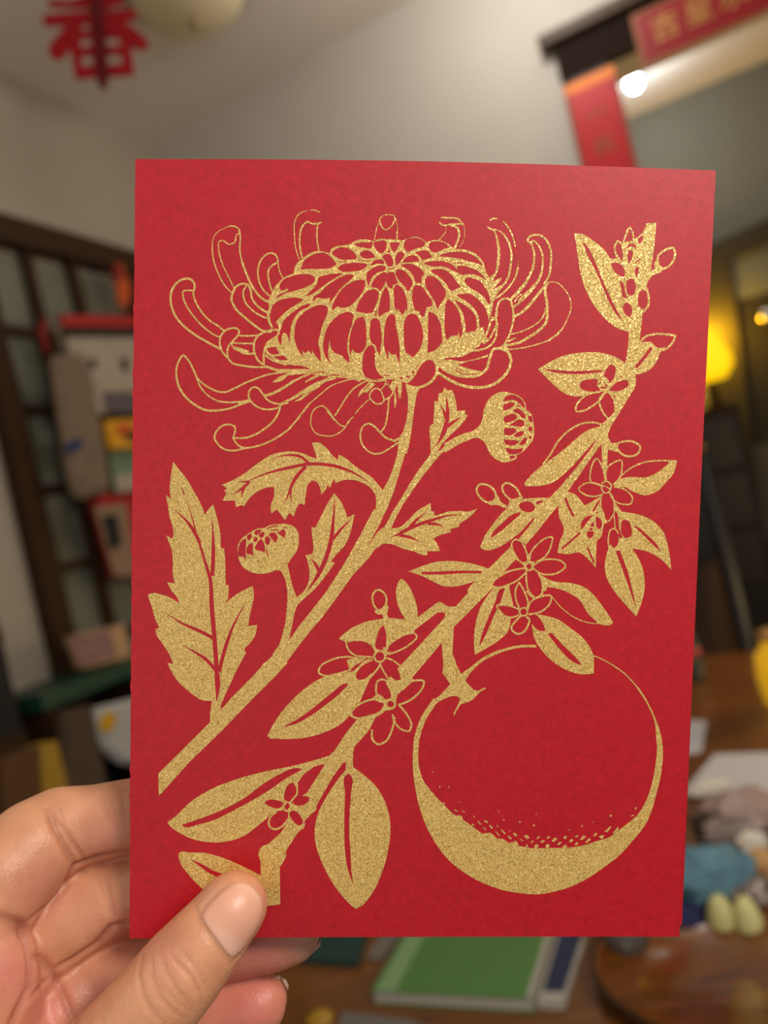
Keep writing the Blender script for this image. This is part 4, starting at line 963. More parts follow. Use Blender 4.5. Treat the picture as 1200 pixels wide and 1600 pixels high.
g 240,210! 300,200 360,150 430,80 480,50 520,28! 525,85! 548,90! 545,120! 600,105 650,88! 740,85! 780,90 860,65! 810,120 730,175! 728,198! 665,215! 665,240! 600,255 540,285! 560,310 590,375! 495,375! 497,405! 440,395 400,375! 330,360 260,330 200,320 140,330! 100,300! 200,200
t 18 300,245 430,185 550,145 650,118 755,116
R 232,273 300,240 370,195 440,183 400,205 330,245 300,262
t 16 360,215 430,140 485,95
t 15 500,178 560,180 615,200
t 15 300,262 370,275 445,312
=blossom_branch
@740,840,5
g 10,915! 3,800 20,650 60,530 120,440 170,380! 275,370! 310,530! 290,640! 270,730 200,800 110,860 
g 540,300! 620,340 760,355 860,385 940,450 1010,540 1090,660! 1080,675 980,672! 900,600 820,480 740,430 660,400 575,385! 545,470! 480,470! 420,400! 430,300
g 440,590! 560,610 660,640 760,710 860,790 910,860 940,930! 940,1060! 850,1068 740,1040 620,970 540,890 480,800 450,640
G 300,60 115,245 60,320 100,420 160,380 300,260 440,250 480,200 380,60
R 240,265 330,170 390,215 395,240 300,250
r 45,850! 60,770 110,640 170,500 215,400 245,395! 210,500 150,630 100,750
R 280,370 400,300 425,470 340,540 310,530
r 580,752! 610,745! 700,840 800,940 850,1000! 760,960 680,880
s 7 610,460 700,560 800,630 900,665 1000,672
R 542,415 562,420 588,455 545,455
R 420,430 470,465 440,505 425,500
@730,720,5.4545
r 380,720! 390,680 420,670 450,690 490,740 510,850! 480,870 430,840 390,770
r 530,860! 545,790 590,720 680,660 720,650! 715,710 680,780 610,840
r 560,900! 620,860 700,845 780,850 835,890 780,930 720,950 640,945
r 500,930! 560,920 610,980 635,1050 625,1140 590,1160 540,1120 505,1030
r 500,925! 480,980 400,1035 300,1070 220,1060 260,1000 340,955 430,925
s 12 510,870 470,870 410,800 385,750 380,700 410,670 450,682 490,740 520,850 
s 12 530,850 545,780 600,710 670,660 722,650 715,720 660,820 590,860 
s 13 565,895 620,855 740,840 810,860 838,895 790,945 700,970 640,965 600,945
s 13 503,930 505,1020 525,1110 590,1165 630,1140 640,1050 610,960 565,920 
s 13 495,915 400,930 300,970 215,1060 240,1080 340,1060 440,1010 490,960
c 13 490,898 505,868 527,862 550,870 563,898 550,925 527,935 503,925
r 503,898 527,875 550,898 527,922
@740,840,5
r 185,540! 260,530 350,560 355,590 300,615 230,600
r 340,540 325,430 355,355 400,430 420,500 410,555 370,560
r 380,620 415,640 410,695 380,740 330,745 295,715 330,660
r 425,605! 480,600 530,650 562,730! 510,725 460,680
r 420,580! 440,510 500,475 605,460! 590,510 540,560
s 12 355,350 400,430 425,520 412,560
s 12 355,545 328,470 330,400 355,352
s 12 425,560 440,510 510,465 606,460 600,505 540,570 430,600
s 12 355,560 260,530 182,530 220,590 280,625 350,605 
s 14 365,615 330,650 295,710 340,752 390,738 422,690 435,640 415,620
c 11 358,580 370,555 390,548 412,555 422,580 412,603 390,612 370,605
r 368,580 390,560 412,580 390,600
s 10 415,420 470,470 540,458 
@500,880,5
G 1320,60 1060,340 1000,338 935,298 905,315 740,440 700,540 735,525 920,385 960,382 980,400 970,430 940,560 950,630 965,800 955,855 1015,940 1100,1000 1130,930 1100,865 1070,800 1035,700 1045,500 1200,335 1330,210
G 990,400 970,430 630,800 560,860 540,1000 560,1080 690,930 945,628 1000,560
g 148,590! 200,540 280,490 370,455 450,440 540,430 620,435 665,440! 610,330 595,250 600,180 635,122 680,160 730,250 755,330 765,430! 800,420! 740,520 735,545! 600,660 540,700! 520,720 400,700! 300,620! 190,610
r 220,620! 280,608 350,615 395,640 430,700! 380,718 310,715 250,670
r 437,665 440,590 470,510 495,482! 512,530 518,600 505,665 470,678
r 525,695! 540,650 600,600 680,560 738,552! 735,585 680,630 600,675
c 14 410,290 415,240 450,208 500,232 520,290 500,345 460,368 425,335 
g 425,368! 470,368 518,310! 535,345 525,400 545,435! 490,440! 490,405 440,395
@400,1000,4.61538
g 82,692! 130,600 200,500 300,395 400,315 495,262! 640,240! 700,190! 820,130! 840,280! 820,290! 745,455! 760,520! 670,548! 620,600 520,655 400,695 250,714 150,712 95,706
G 945,290 1045,185 1140,290 1020,400 1000,480 860,560 820,645 710,770 700,820 700,915 640,1010 560,1000 490,895 545,830 650,670 735,565 900,480
R 650,235 700,200 725,168 770,158 740,190 700,225
r 188,627! 300,570 450,460 560,370 640,315 668,318! 600,390 500,470 380,555 270,610
r 460,240 470,210 540,160 620,140 660,155 665,195 600,235 480,248
s 12 680,215 600,240 480,253 452,235 460,200 540,145 640,122 725,130
G 655,145 720,130 800,125 760,160 720,180 680,215 668,200
@500,880,5
r 493,770 520,748 570,780 620,860 632,908! 600,916 550,880 510,820
r 445,758! 440,810 390,870 330,910 285,902 285,860 330,800 390,762
s 12 202,615 225,680 280,722 350,730 420,735
s 12 738,548 755,568 700,635 600,690 535,712
s 12 520,740 570,760 632,808
s 12 465,765 475,800 500,850 545,918
s 14 470,790 450,825 385,895
s 12 410,755 330,795 280,850
s 12 515,715 500,660
c 14 425,728 437,698 467,686 497,698 509,728 497,758 467,772 437,760
r 431,728 440,706 467,693 494,706 502,728 494,752 467,763 440,752
@400,1000,4.61538
R 820,285 880,215 950,290 870,285 860,330 880,405 745,455
R 745,455 760,440 870,415 880,430
r 880,340 880,308 915,305 960,355 970,415 935,428 900,390
r 1010,452! 1020,400 1080,350 1192,312! 1195,340 1140,400 1070,435
r 922,460! 905,500 820,540 720,550 695,530 720,490 800,455 900,445
r 980,530! 975,600 930,700 880,730 855,700 865,620 900,540 950,508
r 1000,495! 1040,488 1080,540 1110,600 1105,640 1060,637 1010,570
s 12 885,430 872,400 866,340 876,298 910,284 955,302
s 13 1060,322 1150,292 1210,297 1200,345 1150,405 1080,450 1030,468
s 12 1030,470 1090,540 1120,620 1105,655 1050,645 1000,590 985,540
s 13 1000,560 980,650 930,735 880,752 845,725 838,650
s 13 830,548 720,562 682,540 690,500 745,462 830,430 910,425
g 840,420! 880,390 935,440! 910,450
c 14 938,462 950,438 970,430 995,440 1003,462 992,488 970,497 948,488
r 946,462 955,444 970,438 986,446 994,462 986,478 970,484 955,478
@400,1180,5
G 590,-20 755,-20 755,80 740,120 690,120 600,260 500,400 380,510 380,560 330,600 235,745 235,790 210,840 185,875 190,1165 80,1180 40,1100 35,830 18,780 25,740 50,710 100,690 190,610 250,520 250,400 400,290 540,70
R 703,50 680,60 600,170 520,310 470,400 480,470 560,330 650,180 700,120
g 755,90! 850,160 950,260 1010,370 1045,500 1050,600 1030,750 990,900 900,1090 820,1180 775,1200! 720,1150 600,1000 520,850 470,710 458,620 480,470 560,310 640,190 700,115!
r 700,160 725,145 745,165 742,300 732,450 728,600 738,750 745,900 762,1015! 720,900 695,750 690,600 695,300
@250,1170,4.61538
g 52,530! 120,480 200,400 350,300 550,220 750,165 950,125 1190,60! 1190,105! 1080,170 1000,240! 930,330! 900,440! 820,455! 700,560 600,630 500,665 380,675 250,655 130,600 70,555
r 155,548! 300,500 450,440 600,360 750,250 850,190 1000,140 1028,148! 900,220 800,290 650,380 520,450 400,510 280,545 170,560
R 995,240 1040,180 1110,130 1190,105 1120,200 1050,325 1010,325 990,335 
r 900,370 900,310 930,255 960,245 975,300 950,380
r 755,385 780,370 840,370 890,395 865,425 800,420
r 960,400! 980,360 1040,340 1078,355 1060,390 1010,410
r 935,460 960,445 1010,480 1028,540 1010,552 960,520
r 905,460 910,490 860,560 815,560 810,520 850,470
s 12 985,245 990,290 985,335
s 13 835,455 785,520 790,560 830,580 880,560 920,510
s 12 1040,540 1025,575 
c 12 890,415 900,390 916,385 938,395 942,415 935,440 916,448 897,438
r 896,415 916,397 936,415 916,435
s 12 935,392 985,330
G 1180,62 1240,44 1240,110 1180,110
g 132,765! 140,750 220,748 330,752 430,778 560,830 720,910! 740,960! 700,1000! 600,1100! 500,1120! 300,1005! 200,900 150,830 
r 215,793! 300,830 400,885 500,910 620,925 700,935 712,945 690,950 600,960 450,935 380,910 290,850
R 720,950 700,970 722,1000
@850,680,5.4545
G 490,60 560,100 545,125 535,280 520,390 510,380 495,240
s 9 498,240 524,400
g 205,485! 260,500 310,550 345,600! 420,560 490,515! 520,700! 545,740! 510,800 490,860 450,900! 440,1130! 380,1060 300,1000 200,1015 115,1000! 130,920 170,800 130,700 125,600! 100,540! 
g 590,560! 640,620 660,650! 720,660 820,680 940,740 1020,830 1050,920 1085,1150! 1000,1060 900,1000 750,965! 800,1040 845,1150 858,1300 830,1430 785,1545! 700,1450 600,1330 530,1200 520,1080 555,955! 600,790!
R 510,760 575,725 585,800 555,810 548,960 490,870
k 20 182,540 210,610 250,688
k 16 470,560 420,645
k 17 305,835 155,965
k 16 370,960 425,1085
r 315,800 320,740 370,690 415,685! 370,740
r 445,690! 490,730 485,790 470,800
r 443,660 452,651 461,660 452,669
r 390,775! 420,740 425,778
r 380,800 400,790 420,800 400,812
r 365,825 425,825 405,870 385,880
r 600,640! 620,660 640,790 672,880! 640,870 610,760
r 655,780 670,725 710,725 745,790 740,860 700,878 660,840
r 560,850 570,810 600,805 630,850 628,930 600,960 565,930
s 10 552,955 550,860 570,805 600,795 632,840
t 26 628,985 700,1180 745,1330 783,1470
r 760,770! 800,785 880,850 960,930 992,990! 940,945 850,855
r 445,200! 500,270 520,390 480,420 405,400 395,310 415,240
r 657,215! 665,280 620,390 570,420 525,370 535,280 600,230
r 295,460! 350,415 430,408 495,440 500,500 430,520 340,500
r 570,460! 640,445 710,480 755,550 735,580 660,585 600,540
r 500,520 530,490 570,540 590,620 570,700 540,722! 510,660 490,600
s 11 520,385 500,280 445,200 415,240 397,310 400,395 470,420
s 11 530,380 535,285 600,230 658,215 665,280 640,370 590,420
s 11 500,440 430,408 350,412 295,460 340,502 420,522 500,505
s 11 600,440 700,470 755,545 740,582 670,588 600,560 560,490
s 10 572,500 600,580 600,650 550,735
s 11 640,365 740,280 860,230 980,217 1125,220
g 1132,230! 1100,330 1050,390 960,480 860,512 780,490 700,445! 640,440! 590,430! 650,370! 740,355 860,360 960,320 1060,240!
c 11 490,445 500,405 530,392 570,425 568,460 540,492 505,485
r 500,445 505,412 530,402 560,428 558,460 538,482 510,478
s 9 495,430 530,440 562,460
G 1060,219 1132,217 1134,232 1060,242

"""
def parse(txt):
    ops = []; ox = oy = 0; sc = 6.0; grp = 'x'
    for ln in txt.split('\n'):
        ln = ln.strip()
        if not ln or ln[0] == '#': continue
        if ln[0] == '=': grp = ln[1:]; continue
        if ln[0] == '@':
            a = ln[1:].split(','); ox, oy = float(a[0]), float(a[1]); sc = float(a[2]) if len(a) > 2 else 6.0; continue
        t = ln.split(); op = t[0]; wd = 0; i = 1
        if op in 'sckut': wd = float(t[1]) / sc * {'t': 1.4, 's': 1.12, 'c': 1.1}.get(op, 1.0); i = 2
        pts = []; cor = []
        for q in t[i:]:
            c = q.endswith('!'); x, y = q.rstrip('!').split(',')[:2]
            pts.append((ox + float(x) / sc, oy + float(y) / sc)); cor.append(c)
        ops.append((grp, op, wd, pts, cor))
    return ops
def smooth(p,cor,closed,n=4):
    N=len(p);out=[]
    if N<3:return list(p)
    segs=N if closed else N-1
    for i in range(segs):
        p1=p[i];p2=p[(i+1)%N]
        p0=p[i-1] if (closed or i>0) else None
        p3=p[(i+2)%N] if (closed or i+2<N) else None
        d=math.hypot(p2[0]-p1[0],p2[1]-p1[1])
        def tan(a,b,c,isc):
            # tangent at b (non-uniform), scaled later by d
            if isc or a is None or c is None:return None
            da=math.hypot(b[0]-a[0],b[1]-a[1])or 1e-6;dc=math.hypot(c[0]-b[0],c[1]-b[1])or 1e-6
            tx=(b[0]-a[0])/da/da+(c[0]-b[0])/dc/dc;ty=(b[1]-a[1])/da/da+(c[1]-b[1])/dc/dc
            k=1/(1/da+1/dc);return(tx*k,ty*k)
        t1=tan(p0,p1,p2,cor[i]);t2=tan(p1,p2,p3,cor[(i+1)%N])
        ux,uy=(p2[0]-p1[0])/(d or 1),(p2[1]-p1[1])/(d or 1)
        if t1 is None and t2 is None:t1=t2=(ux,uy)
        elif t1 is None:
            dd=t2[0]*ux+t2[1]*uy;t1=(2*dd*ux-t2[0],2*dd*uy-t2[1])
            t1=((t1[0]+ux)/2,(t1[1]+uy)/2)
        elif t2 is None:
            dd=t1[0]*ux+t1[1]*uy;t2=(2*dd*ux-t1[0],2*dd*uy-t1[1])
            t2=((t2[0]+ux)/2,(t2[1]+uy)/2)
        m=max(1,min(6,int(d/3)+1))
        for j in range(m):
            s=j/m;h1=2*s**3-3*s*s+1;h2=s**3-2*s*s+s;h3=-2*s**3+3*s*s;h4=s**3-s*s
            out.append((h1*p1[0]+h3*p2[0]+d*(h2*t1[0]+h4*t2[0]),h1*p1[1]+h3*p2[1]+d*(h2*t1[1]+h4*t2[1])))
    if not closed:out.append(p[-1])
    return out
def ribbon(p,w,closed,taper):
    N=len(p)
    if N<2:return []
    if not closed and not taper:
        p=list(p)
        for a,b in((0,1),(-1,-2)):
            d=math.hypot(p[a][0]-p[b][0],p[a][1]-p[b][1])or 1;e=w*.3/d
            p[a]=(p[a][0]+(p[a][0]-p[b][0])*e,p[a][1]+(p[a][1]-p[b][1])*e)
    L=[0]
    for i in range(1,N):L.append(L[-1]+math.hypot(p[i][0]-p[i-1][0],p[i][1]-p[i-1][1]))
    T=L[-1] or 1;l=[];r=[]
    for i in range(N):
        a=p[i-1] if (i>0 or closed) else p[i];b=p[(i+1)%N] if (i<N-1 or closed) else p[i]
        dx,dy=b[0]-a[0],b[1]-a[1];m=math.hypot(dx,dy)or 1;hw=w/2
        if taper==1:
            s=L[i]/T;hw*=min(1,1.5*(1-s)+0.1)
        elif taper==2:
            s=L[i]/T;hw*=max(.06,math.sin(math.pi*min(1,max(0,s)))**.6)
        nx,ny=-dy/m*hw,dx/m*hw
        l.append((p[i][0]+nx,p[i][1]+ny));r.append((p[i][0]-nx,p[i][1]-ny))
    polys=[]
    rng=range(N) if closed else range(N-1)
    for i in rng:
        j=(i+1)%N;polys.append([l[i],l[j],r[j],r[i]])
    return polys
def polys(ops):
    """list of (grp,gold?,[list of polygons])"""
    out=[]
    for grp,op,w,p,cor in ops:
        gold=op in 'gGscu'
        if op in 'GR':out.append((grp,gold,[p]));continue
        if op in 'gr':out.append((grp,gold,[smooth(p,cor,True)]));continue
        if w<=0 or len(p)<2:continue
        cl=op=='c'
        q=smooth(p,cor,cl) if len(p)>2 else list(p)
        out.append((grp,gold,ribbon(q,w,cl,1 if op in'tv' else 2 if op=='u' else 0)))
    return out

def ink():
    pl = polys(parse(ART))
    rnd = random.Random(11)
    verts, edges, idx = [], [], {}
    def vid(p):
        k = (round(p[0], 2), round(p[1], 2))
        if k not in idx: idx[k] = len(verts); verts.append(Vector(k))
        return idx[k]
    shapes = []
    for grp, goldy, ps in pl:
        for q in ps:
            a = [vid(p) for p in q]
            for i in range(len(a)):
                if a[i - 1] != a[i]: edges.append((a[i - 1], a[i]))
            shapes.append((grp, goldy, np.array([(verts[i].x, verts[i].y) for i in a])))
    edges = list({tuple(sorted(e)) for e in edges})
    vo, eo, fo, _, _, _ = delaunay_2d_cdt(verts, edges, [], 0, 1e-4)
    V = np.array([(v.x, v.y) for v in vo]); T = np.array([f for f in fo if len(f) == 3])
    C = V[T].mean(1); own = np.zeros(len(C), int)
    names = []
    order = np.argsort(C[:, 0]); cx = C[order, 0]
    for grp, goldy, q in shapes:
        x0, y0 = q.min(0); x1, y1 = q.max(0)
        a, b_ = np.searchsorted(cx, x0), np.searchsorted(cx, x1)
        ii = order[a:b_]; ii = ii[(C[ii, 1] >= y0) & (C[ii, 1] <= y1)]
        if not len(ii): continue
        X, Y = C[ii, 0], C[ii, 1]; wn = np.zeros(len(ii), int)
        xa, ya = q[-1]
        for xb, yb in q:
            cr = (xb - xa) * (Y - ya) - (X - xa) * (yb - ya)
            wn += ((ya <= Y) & (yb > Y) & (cr > 0)).astype(int) - ((ya > Y) & (yb <= Y) & (cr < 0))
            xa, ya = xb, yb
        if grp not in names: names.append(grp)
        own[ii[wn != 0]] = (names.index(grp) + 1) if goldy else 0
    for gi, g in enumerate(names):
        t = T[own == gi + 1]
        if not len(t): continue
        u, inv = np.unique(t, return_inverse=True); inv = inv.reshape(t.shape)
        pts = [S(V[k, 0], V[k, 1], 0.00003) for k in u]
        fcs = [tuple(int(x) for x in f[::-1]) for f in inv]
        o = mesh_obj(g + '_print', pts, fcs, M_gold, card)
        lab = {'chrysanthemum': 'gold print of a large chrysanthemum with buds and toothed leaves', 'fruit': 'gold print of a round citrus fruit with a thick lower crescent',
               'fruit_specks': 'gold specks shading the round fruit', 'blossom_branch': 'gold print of a diagonal branch with small five-petalled blossoms'}
        o['label'] = lab[g]
        if g == 'fruit_specks': o['kind'] = 'stuff'
ink()

# ------------------------------------------------------------------ the hand
def skin_mat():
    m = bpy.data.materials.new('skin'); m.use_nodes = True; nt = m.node_tree; b = nt.nodes['Principled BSDF']; L = nt.links.new
    at = nt.nodes.new('ShaderNodeAttribute'); at.attribute_name = 'tone'
    tc = nt.nodes.new('ShaderNodeTexCoord')
    n = nt.nodes.new('ShaderNodeTexNoise'); n.inputs['Scale'].default_value = 140; n.inputs['Detail'].default_value = 5; L(tc.outputs['Object'], n.inputs['Vector'])
    r = nt.nodes.new('ShaderNodeValToRGB'); r.color_ramp.elements[0].position = 0.3; r.color_ramp.elements[1].position = 0.7
    r.color_ramp.elements[0].color = (0.86, 0.80, 0.76, 1); r.color_ramp.elements[1].color = (1.0, 1.0, 1.0, 1); L(n.outputs['Fac'], r.inputs[0])
    mx = nt.nodes.new('ShaderNodeMix'); mx.data_type = 'RGBA'; mx.blend_type = 'MULTIPLY'; mx.inputs['Factor'].default_value = 1.0
    L(at.outputs['Color'], mx.inputs['A']); L(r.outputs[0], mx.inputs['B']); L(mx.outputs['Result'], b.inputs['Base Color'])
    b.inputs['Roughness'].default_value = 0.46; b.inputs['Specular IOR Level'].default_value = 0.5
    b.inputs['Subsurface Weight'].default_value = 0.35; b.inputs['Subsurface Radius'].default_value = (0.0035, 0.0012, 0.0006); b.inputs['Subsurface Scale'].default_value = 1.0
    v = nt.nodes.new('ShaderNodeTexVoronoi'); v.inputs['Scale'].default_value = 1500; L(tc.outputs['Object'], v.inputs['Vector'])
    n2 = nt.nodes.new('ShaderNodeTexNoise'); n2.inputs['Scale'].default_value = 700; n2.inputs['Detail'].default_value = 5; L(tc.outputs['Object'], n2.inputs['Vector'])
    ad = nt.nodes.new('ShaderNodeMath'); ad.operation = 'ADD'; L(v.outputs['Distance'], ad.inputs[0]); L(n2.outputs['Fac'], ad.inputs[1])
    bp = nt.nodes.new('ShaderNodeBump'); bp.inputs['Strength'].default_value = 0.30; bp.inputs['Distance'].default_value = 0.00022
    L(ad.outputs[0], bp.inputs['Height']); L(bp.outputs[0], b.inputs['Normal']); return m
M_skin = skin_mat()
# chains of (px, py, radius in px, depth in mm); the radius is scaled by the depth
CH = {
 'thumb': [(60, 1790, 92, 158), (140, 1690, 84, 159), (212, 1604, 74.5, 161), (248, 1560, 71, 162), (284, 1516, 69, 163.5), (312, 1482, 63, 165), (336, 1452, 57.5, 166.8), (359, 1424, 54.5, 168.2), (366, 1416, 52, 168.8)],
 'index': [(-75, 1500, 76, 170), (-35, 1440, 78, 173), (5, 1370, 80, 178), (52, 1325, 74, 183), (92, 1298, 66, 187), (140, 1287, 58, 188.5), (205, 1275, 57, 188.5), (300, 1262, 56, 187.6), (380, 1258, 52, 187), (420, 1258, 46, 186.4)],
 'middle': [(-60, 1600, 70, 172), (0, 1545, 66, 177), (60, 1480, 61, 184), (92, 1445, 68, 187), (135, 1417, 67, 189.5), (203, 1392, 61, 190), (290, 1372, 58, 189), (370, 1362, 54, 188), (410, 1360, 48, 187)],
 'ring': [(20, 1660, 66, 176), (95, 1580, 60, 183), (150, 1540, 58, 188), (225, 1505, 57, 190), (310, 1484, 55, 190), (380, 1468, 54, 190), (430, 1460, 52, 190), (454, 1457, 46, 190)],
 'little': [(100, 1720, 62, 178), (180, 1655, 56, 186), (260, 1610, 53, 189), (340, 1584, 51, 189), (385, 1573, 50, 189), (400, 1570, 47, 189), (411, 1562, 38, 189)],
 'palm1': [(-130, 1500, 80, 170), (-30, 1522, 84, 169.5), (-40, 1640, 105, 172), (30, 1720, 105, 172), (100, 1790, 110, 170)],
 'palm2': [(40, 1600, 62, 179), (90, 1650, 70, 181), (120, 1740, 90, 182), (60, 1860, 120, 176)],
 'wrist': [(60, 1790, 110, 166), (0, 1900, 160, 170), (-60, 2050, 172, 176), (-130, 2230, 168, 184), (-210, 2480, 172, 196), (-300, 2800, 182, 212)],
 'palm3': [(-110, 1560, 110, 180), (-60, 1700, 130, 182), (0, 1840, 140, 182)],
}
def sphere_cloud():
    bm = bmesh.new(); tmpl = bmesh.new(); bmesh.ops.create_icosphere(tmpl, subdivisions=3, radius=1.0)
    tv = [v.co.copy() for v in tmpl.verts]; tf = [[v.index for v in f.verts] for f in tmpl.faces]; tmpl.free()
    V, F = [], []
    for ch in CH.values():
        q = [(P(x, y, d / 1000), r * d / 1000 / FPX) for x, y, r, d in ch]
        for (a, ra), (b_, rb) in zip(q, q[1:]):
            n = max(2, int((b_ - a).length / max(0.0013, 0.09 * ra)))
            for k in range(n + 1):
                t = k / n; c = a.lerp(b_, t); r = ra + (rb - ra) * t; o = len(V)
                V += [c + v * r for v in tv]; F += [[o + i for i in f] for f in tf]
    me = bpy.data.meshes.new('cloud'); me.from_pydata([tuple(v) for v in V], [], F); me.update(); return me
me = sphere_cloud(); tmp = bpy.data.objects.new('tmp', me); COL.objects.link(tmp)
md = tmp.modifiers.new('r', 'REMESH'); md.mode = 'VOXEL'; md.voxel_size = 0.00055
md = tmp.modifiers.new('s', 'SMOOTH'); md.factor = 0.6; md.iterations = 14
dg = bpy.context.evaluated_depsgraph_get(); hm = bpy.data.meshes.new_from_object(tmp.evaluated_get(dg)); hm.name = 'hand'
bpy.data.objects.remove(tmp)
NV = len(hm.vertices); co = np.zeros(NV * 3); hm.vertices.foreach_get('co', co); co = co.reshape(-1, 3)
nr = np.zeros(NV * 3); hm.vertices.foreach_get('normal', nr); nr = nr.reshape(-1, 3)
def bvh_of(co_):
    return BVHTree.FromPolygons([Vector(c) for c in co_], [tuple(p.vertices) for p in hm.polygons])
tree = bvh_of(co)
def hit(px, py):
    r = ray(px, py).normalized(); h = tree.ray_cast(CAM, r); return h[0]
CROP = lambda x, y: (x / 2.3077, 1180 + y / 2.3077)
def crease(pts, depth, width, crop=True):
    """a fold pressed into the skin along a line seen at these pixels; depth and width in mm"""
    global co
    if crop: pts = [CROP(*p) for p in pts]
    line = []
    for a, b_ in zip(pts, pts[1:]):
        n = max(2, int(math.hypot(b_[0] - a[0], b_[1] - a[1]) / 3))
        for k in range(n): line.append((a[0] + (b_[0] - a[0]) * k / n, a[1] + (b_[1] - a[1]) * k / n))
    line.append(pts[-1]); hs = [hit(*p) for p in line]; m = len(hs)
    lo, hi = None, None
    for k, h in enumerate(hs):
        if h is None: continue
        h = np.array(h); wt = min(1, 0.35 + 2.6 * min(k + 1, m - k) / m)
        d = np.linalg.norm(co0 - h, axis=1) / (width / 1000)
        idx = np.where(d < 2.6)[0]; amt = depth / 1000 * wt * np.exp(-d[idx] ** 2)
        push[idx] = np.minimum(push[idx], -amt) if depth > 0 else np.maximum(push[idx], -amt)
co0 = co.copy(); push = np.zeros(NV)
# index finger joint folds
crease([(172, 195), (190, 240), (215, 290), (245, 350), (268, 400)], 1.1, 0.9)
crease([(182, 190), (215, 250), (262, 320), (305, 388)], 0.7, 0.7)
crease([(210, 195), (225, 240)], 0.3, 0.5)
crease([(365, 150), (385, 215), (408, 270)], 0.22, 0.5); crease([(395, 150), (415, 230), (430, 300)], 0.2, 0.5); crease([(440, 130), (450, 220)], 0.2, 0.5)
# between the fingers
crease([(80, 622), (150, 560), (230, 470), (270, 398), (350, 368), (465, 345)], 0.9, 1.0)
crease([(185, 780), (260, 740), (350, 680), (400, 620), (462, 605)], 0.9, 1.0)
crease([(380, 440), (395, 520), (412, 600)], 0.45, 0.8); crease([(350, 430), (372, 500), (400, 570)], 0.25, 0.6)
# palm folds
crease([(0, 588), (40, 600), (80, 622), (105, 680), (118, 745), (110, 850), (70, 920), (45, 969)], 1.8, 1.3)
crease([(105, 700), (160, 750), (195, 790), (235, 880), (270, 969)], 0.9, 0.9)
crease([(195, 790), (150, 830), (90, 900), (50, 960)], 0.6, 0.7)
crease([(190, 780), (215, 850), (240, 900)], 0.4, 0.6)
# thumb knuckle wrinkles
crease([(512, 715), (500, 790), (512, 860), (545, 925), (590, 969)], 0.34, 0.42)
crease([(545, 730), (548, 800), (575, 870), (630, 930), (670, 950)], 0.30, 0.40)
crease([(575, 715), (600, 780), (640, 850), (690, 905)], 0.30, 0.40)
crease([(610, 705), (640, 750), (690, 800), (720, 860), (722, 905)], 0.34, 0.42)
crease([(640, 690), (680, 735), (715, 780), (745, 850)], 0.26, 0.4)
crease([(560, 700), (600, 680), (640, 685)], 0.2, 0.4); crease([(530, 690), (570, 660), (610, 655)], 0.16, 0.4)
crease([(585, 840), (640, 890), (700, 930)], 0.24, 0.35); crease([(520, 780), (560, 830), (600, 850)], 0.16, 0.35)
rndc = random.Random(4)
for k in range(16):
    x = 40 + 11 * k; y = 300 + rndc.uniform(-20, 60) + 4 * k * 0.3
    crease([(x * 0.62 + 20, y + 10), (x * 0.62 + 34, y + 60 + rndc.uniform(0, 50))], 0.07, 0.35)
# nail bed of the thumb: the groove around the nail
NAIL = [(722, 585), (742, 545), (775, 510), (815, 478), (862, 455), (905, 468), (938, 505), (950, 545), (942, 590), (922, 632), (895, 675), (862, 715), (838, 738), (812, 712), (782, 668), (752, 630)]
crease([(700, 545), (722, 600), (760, 655), (800, 710), (832, 752)], 0.45, 0.6)
crease([(832, 752), (872, 715), (905, 672), (932, 625)], 0.4, 0.5)
crease([(712, 580), (745, 535), (790, 490), (830, 462)], 0.3, 0.45)
co = co0 + nr * push[:, None]
# flatten the pad of the thumb where it presses on the card, and keep everything else off the sheet
view = co - np.array(CAM); R_, U_ = np.array(RIGHT), np.array(UP)
dep = view @ np.array(FWD); px = 600 + FPX * (view @ R_) / dep; py = 800 - FPX * (view @ U_) / dep
cdv = np.array([card_depth(a, b_) for a, b_ in zip(px, py)])
inside = (px > 200) & (px < 1110) & (py > 240) & (py < 1468)
th = np.zeros(NV, bool); th[:] = (dep < cdv + 0.0026) & (px > 120)
m1 = inside & th & (dep > cdv - 0.0001); dep2 = dep.copy(); dep2[m1] = (cdv - 0.0001)[m1]
m2 = inside & ~th & (dep < cdv + 0.0036); dep2[m2] = (cdv + 0.0036)[m2]
co = np.array(CAM) + view * (dep2 / dep)[:, None]
hm.vertices.foreach_set('co', co.ravel()); hm.update()
# skin tone: pinker fingertips and palm pads, darker redder folds
tone = np.tile(np.array([0.76, 0.37, 0.205]), (NV, 1))
def pink(x, y, r, col, dmin=0, dmax=1, k=1.0):
    wgt = np.exp(-(((px - x) ** 2 + (py - y) ** 2) / r ** 2)) * ((dep > dmin) & (dep < dmax)) * k
    tone[:] = tone * (1 - wgt[:, None]) + np.array(col) * wgt[:, None]
PK = (0.76, 0.29, 0.22); RD = (0.70, 0.22, 0.17)
pink(410, 1480, 75, PK, 0.176); pink(385, 1580, 80, RD, 0.176); pink(480, 1475, 28, (0.78, 0.50, 0.36), 0.176)
pink(10, 1520, 55, PK); pink(60, 1390, 60, (0.70, 0.30, 0.2)); pink(160, 1300, 50, (0.70, 0.31, 0.20)); pink(80, 1580, 50, PK)
pink(160, 1560, 60, (0.52, 0.22, 0.15), 0.176, 1); pink(330, 1400, 26, (0.74, 0.40, 0.26), 0, 0.176); pink(400, 1405, 26, (0.80, 0.36, 0.24), 0, 0.176)  # first one is a darker brown patch behind the thumb
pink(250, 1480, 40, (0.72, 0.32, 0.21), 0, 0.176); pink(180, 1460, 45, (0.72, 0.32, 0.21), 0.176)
cr = np.clip(-push / 0.0009, 0, 1)[:, None]; tone = tone * (1 - 0.45 * cr) + np.array([0.42, 0.13, 0.085]) * 0.45 * cr
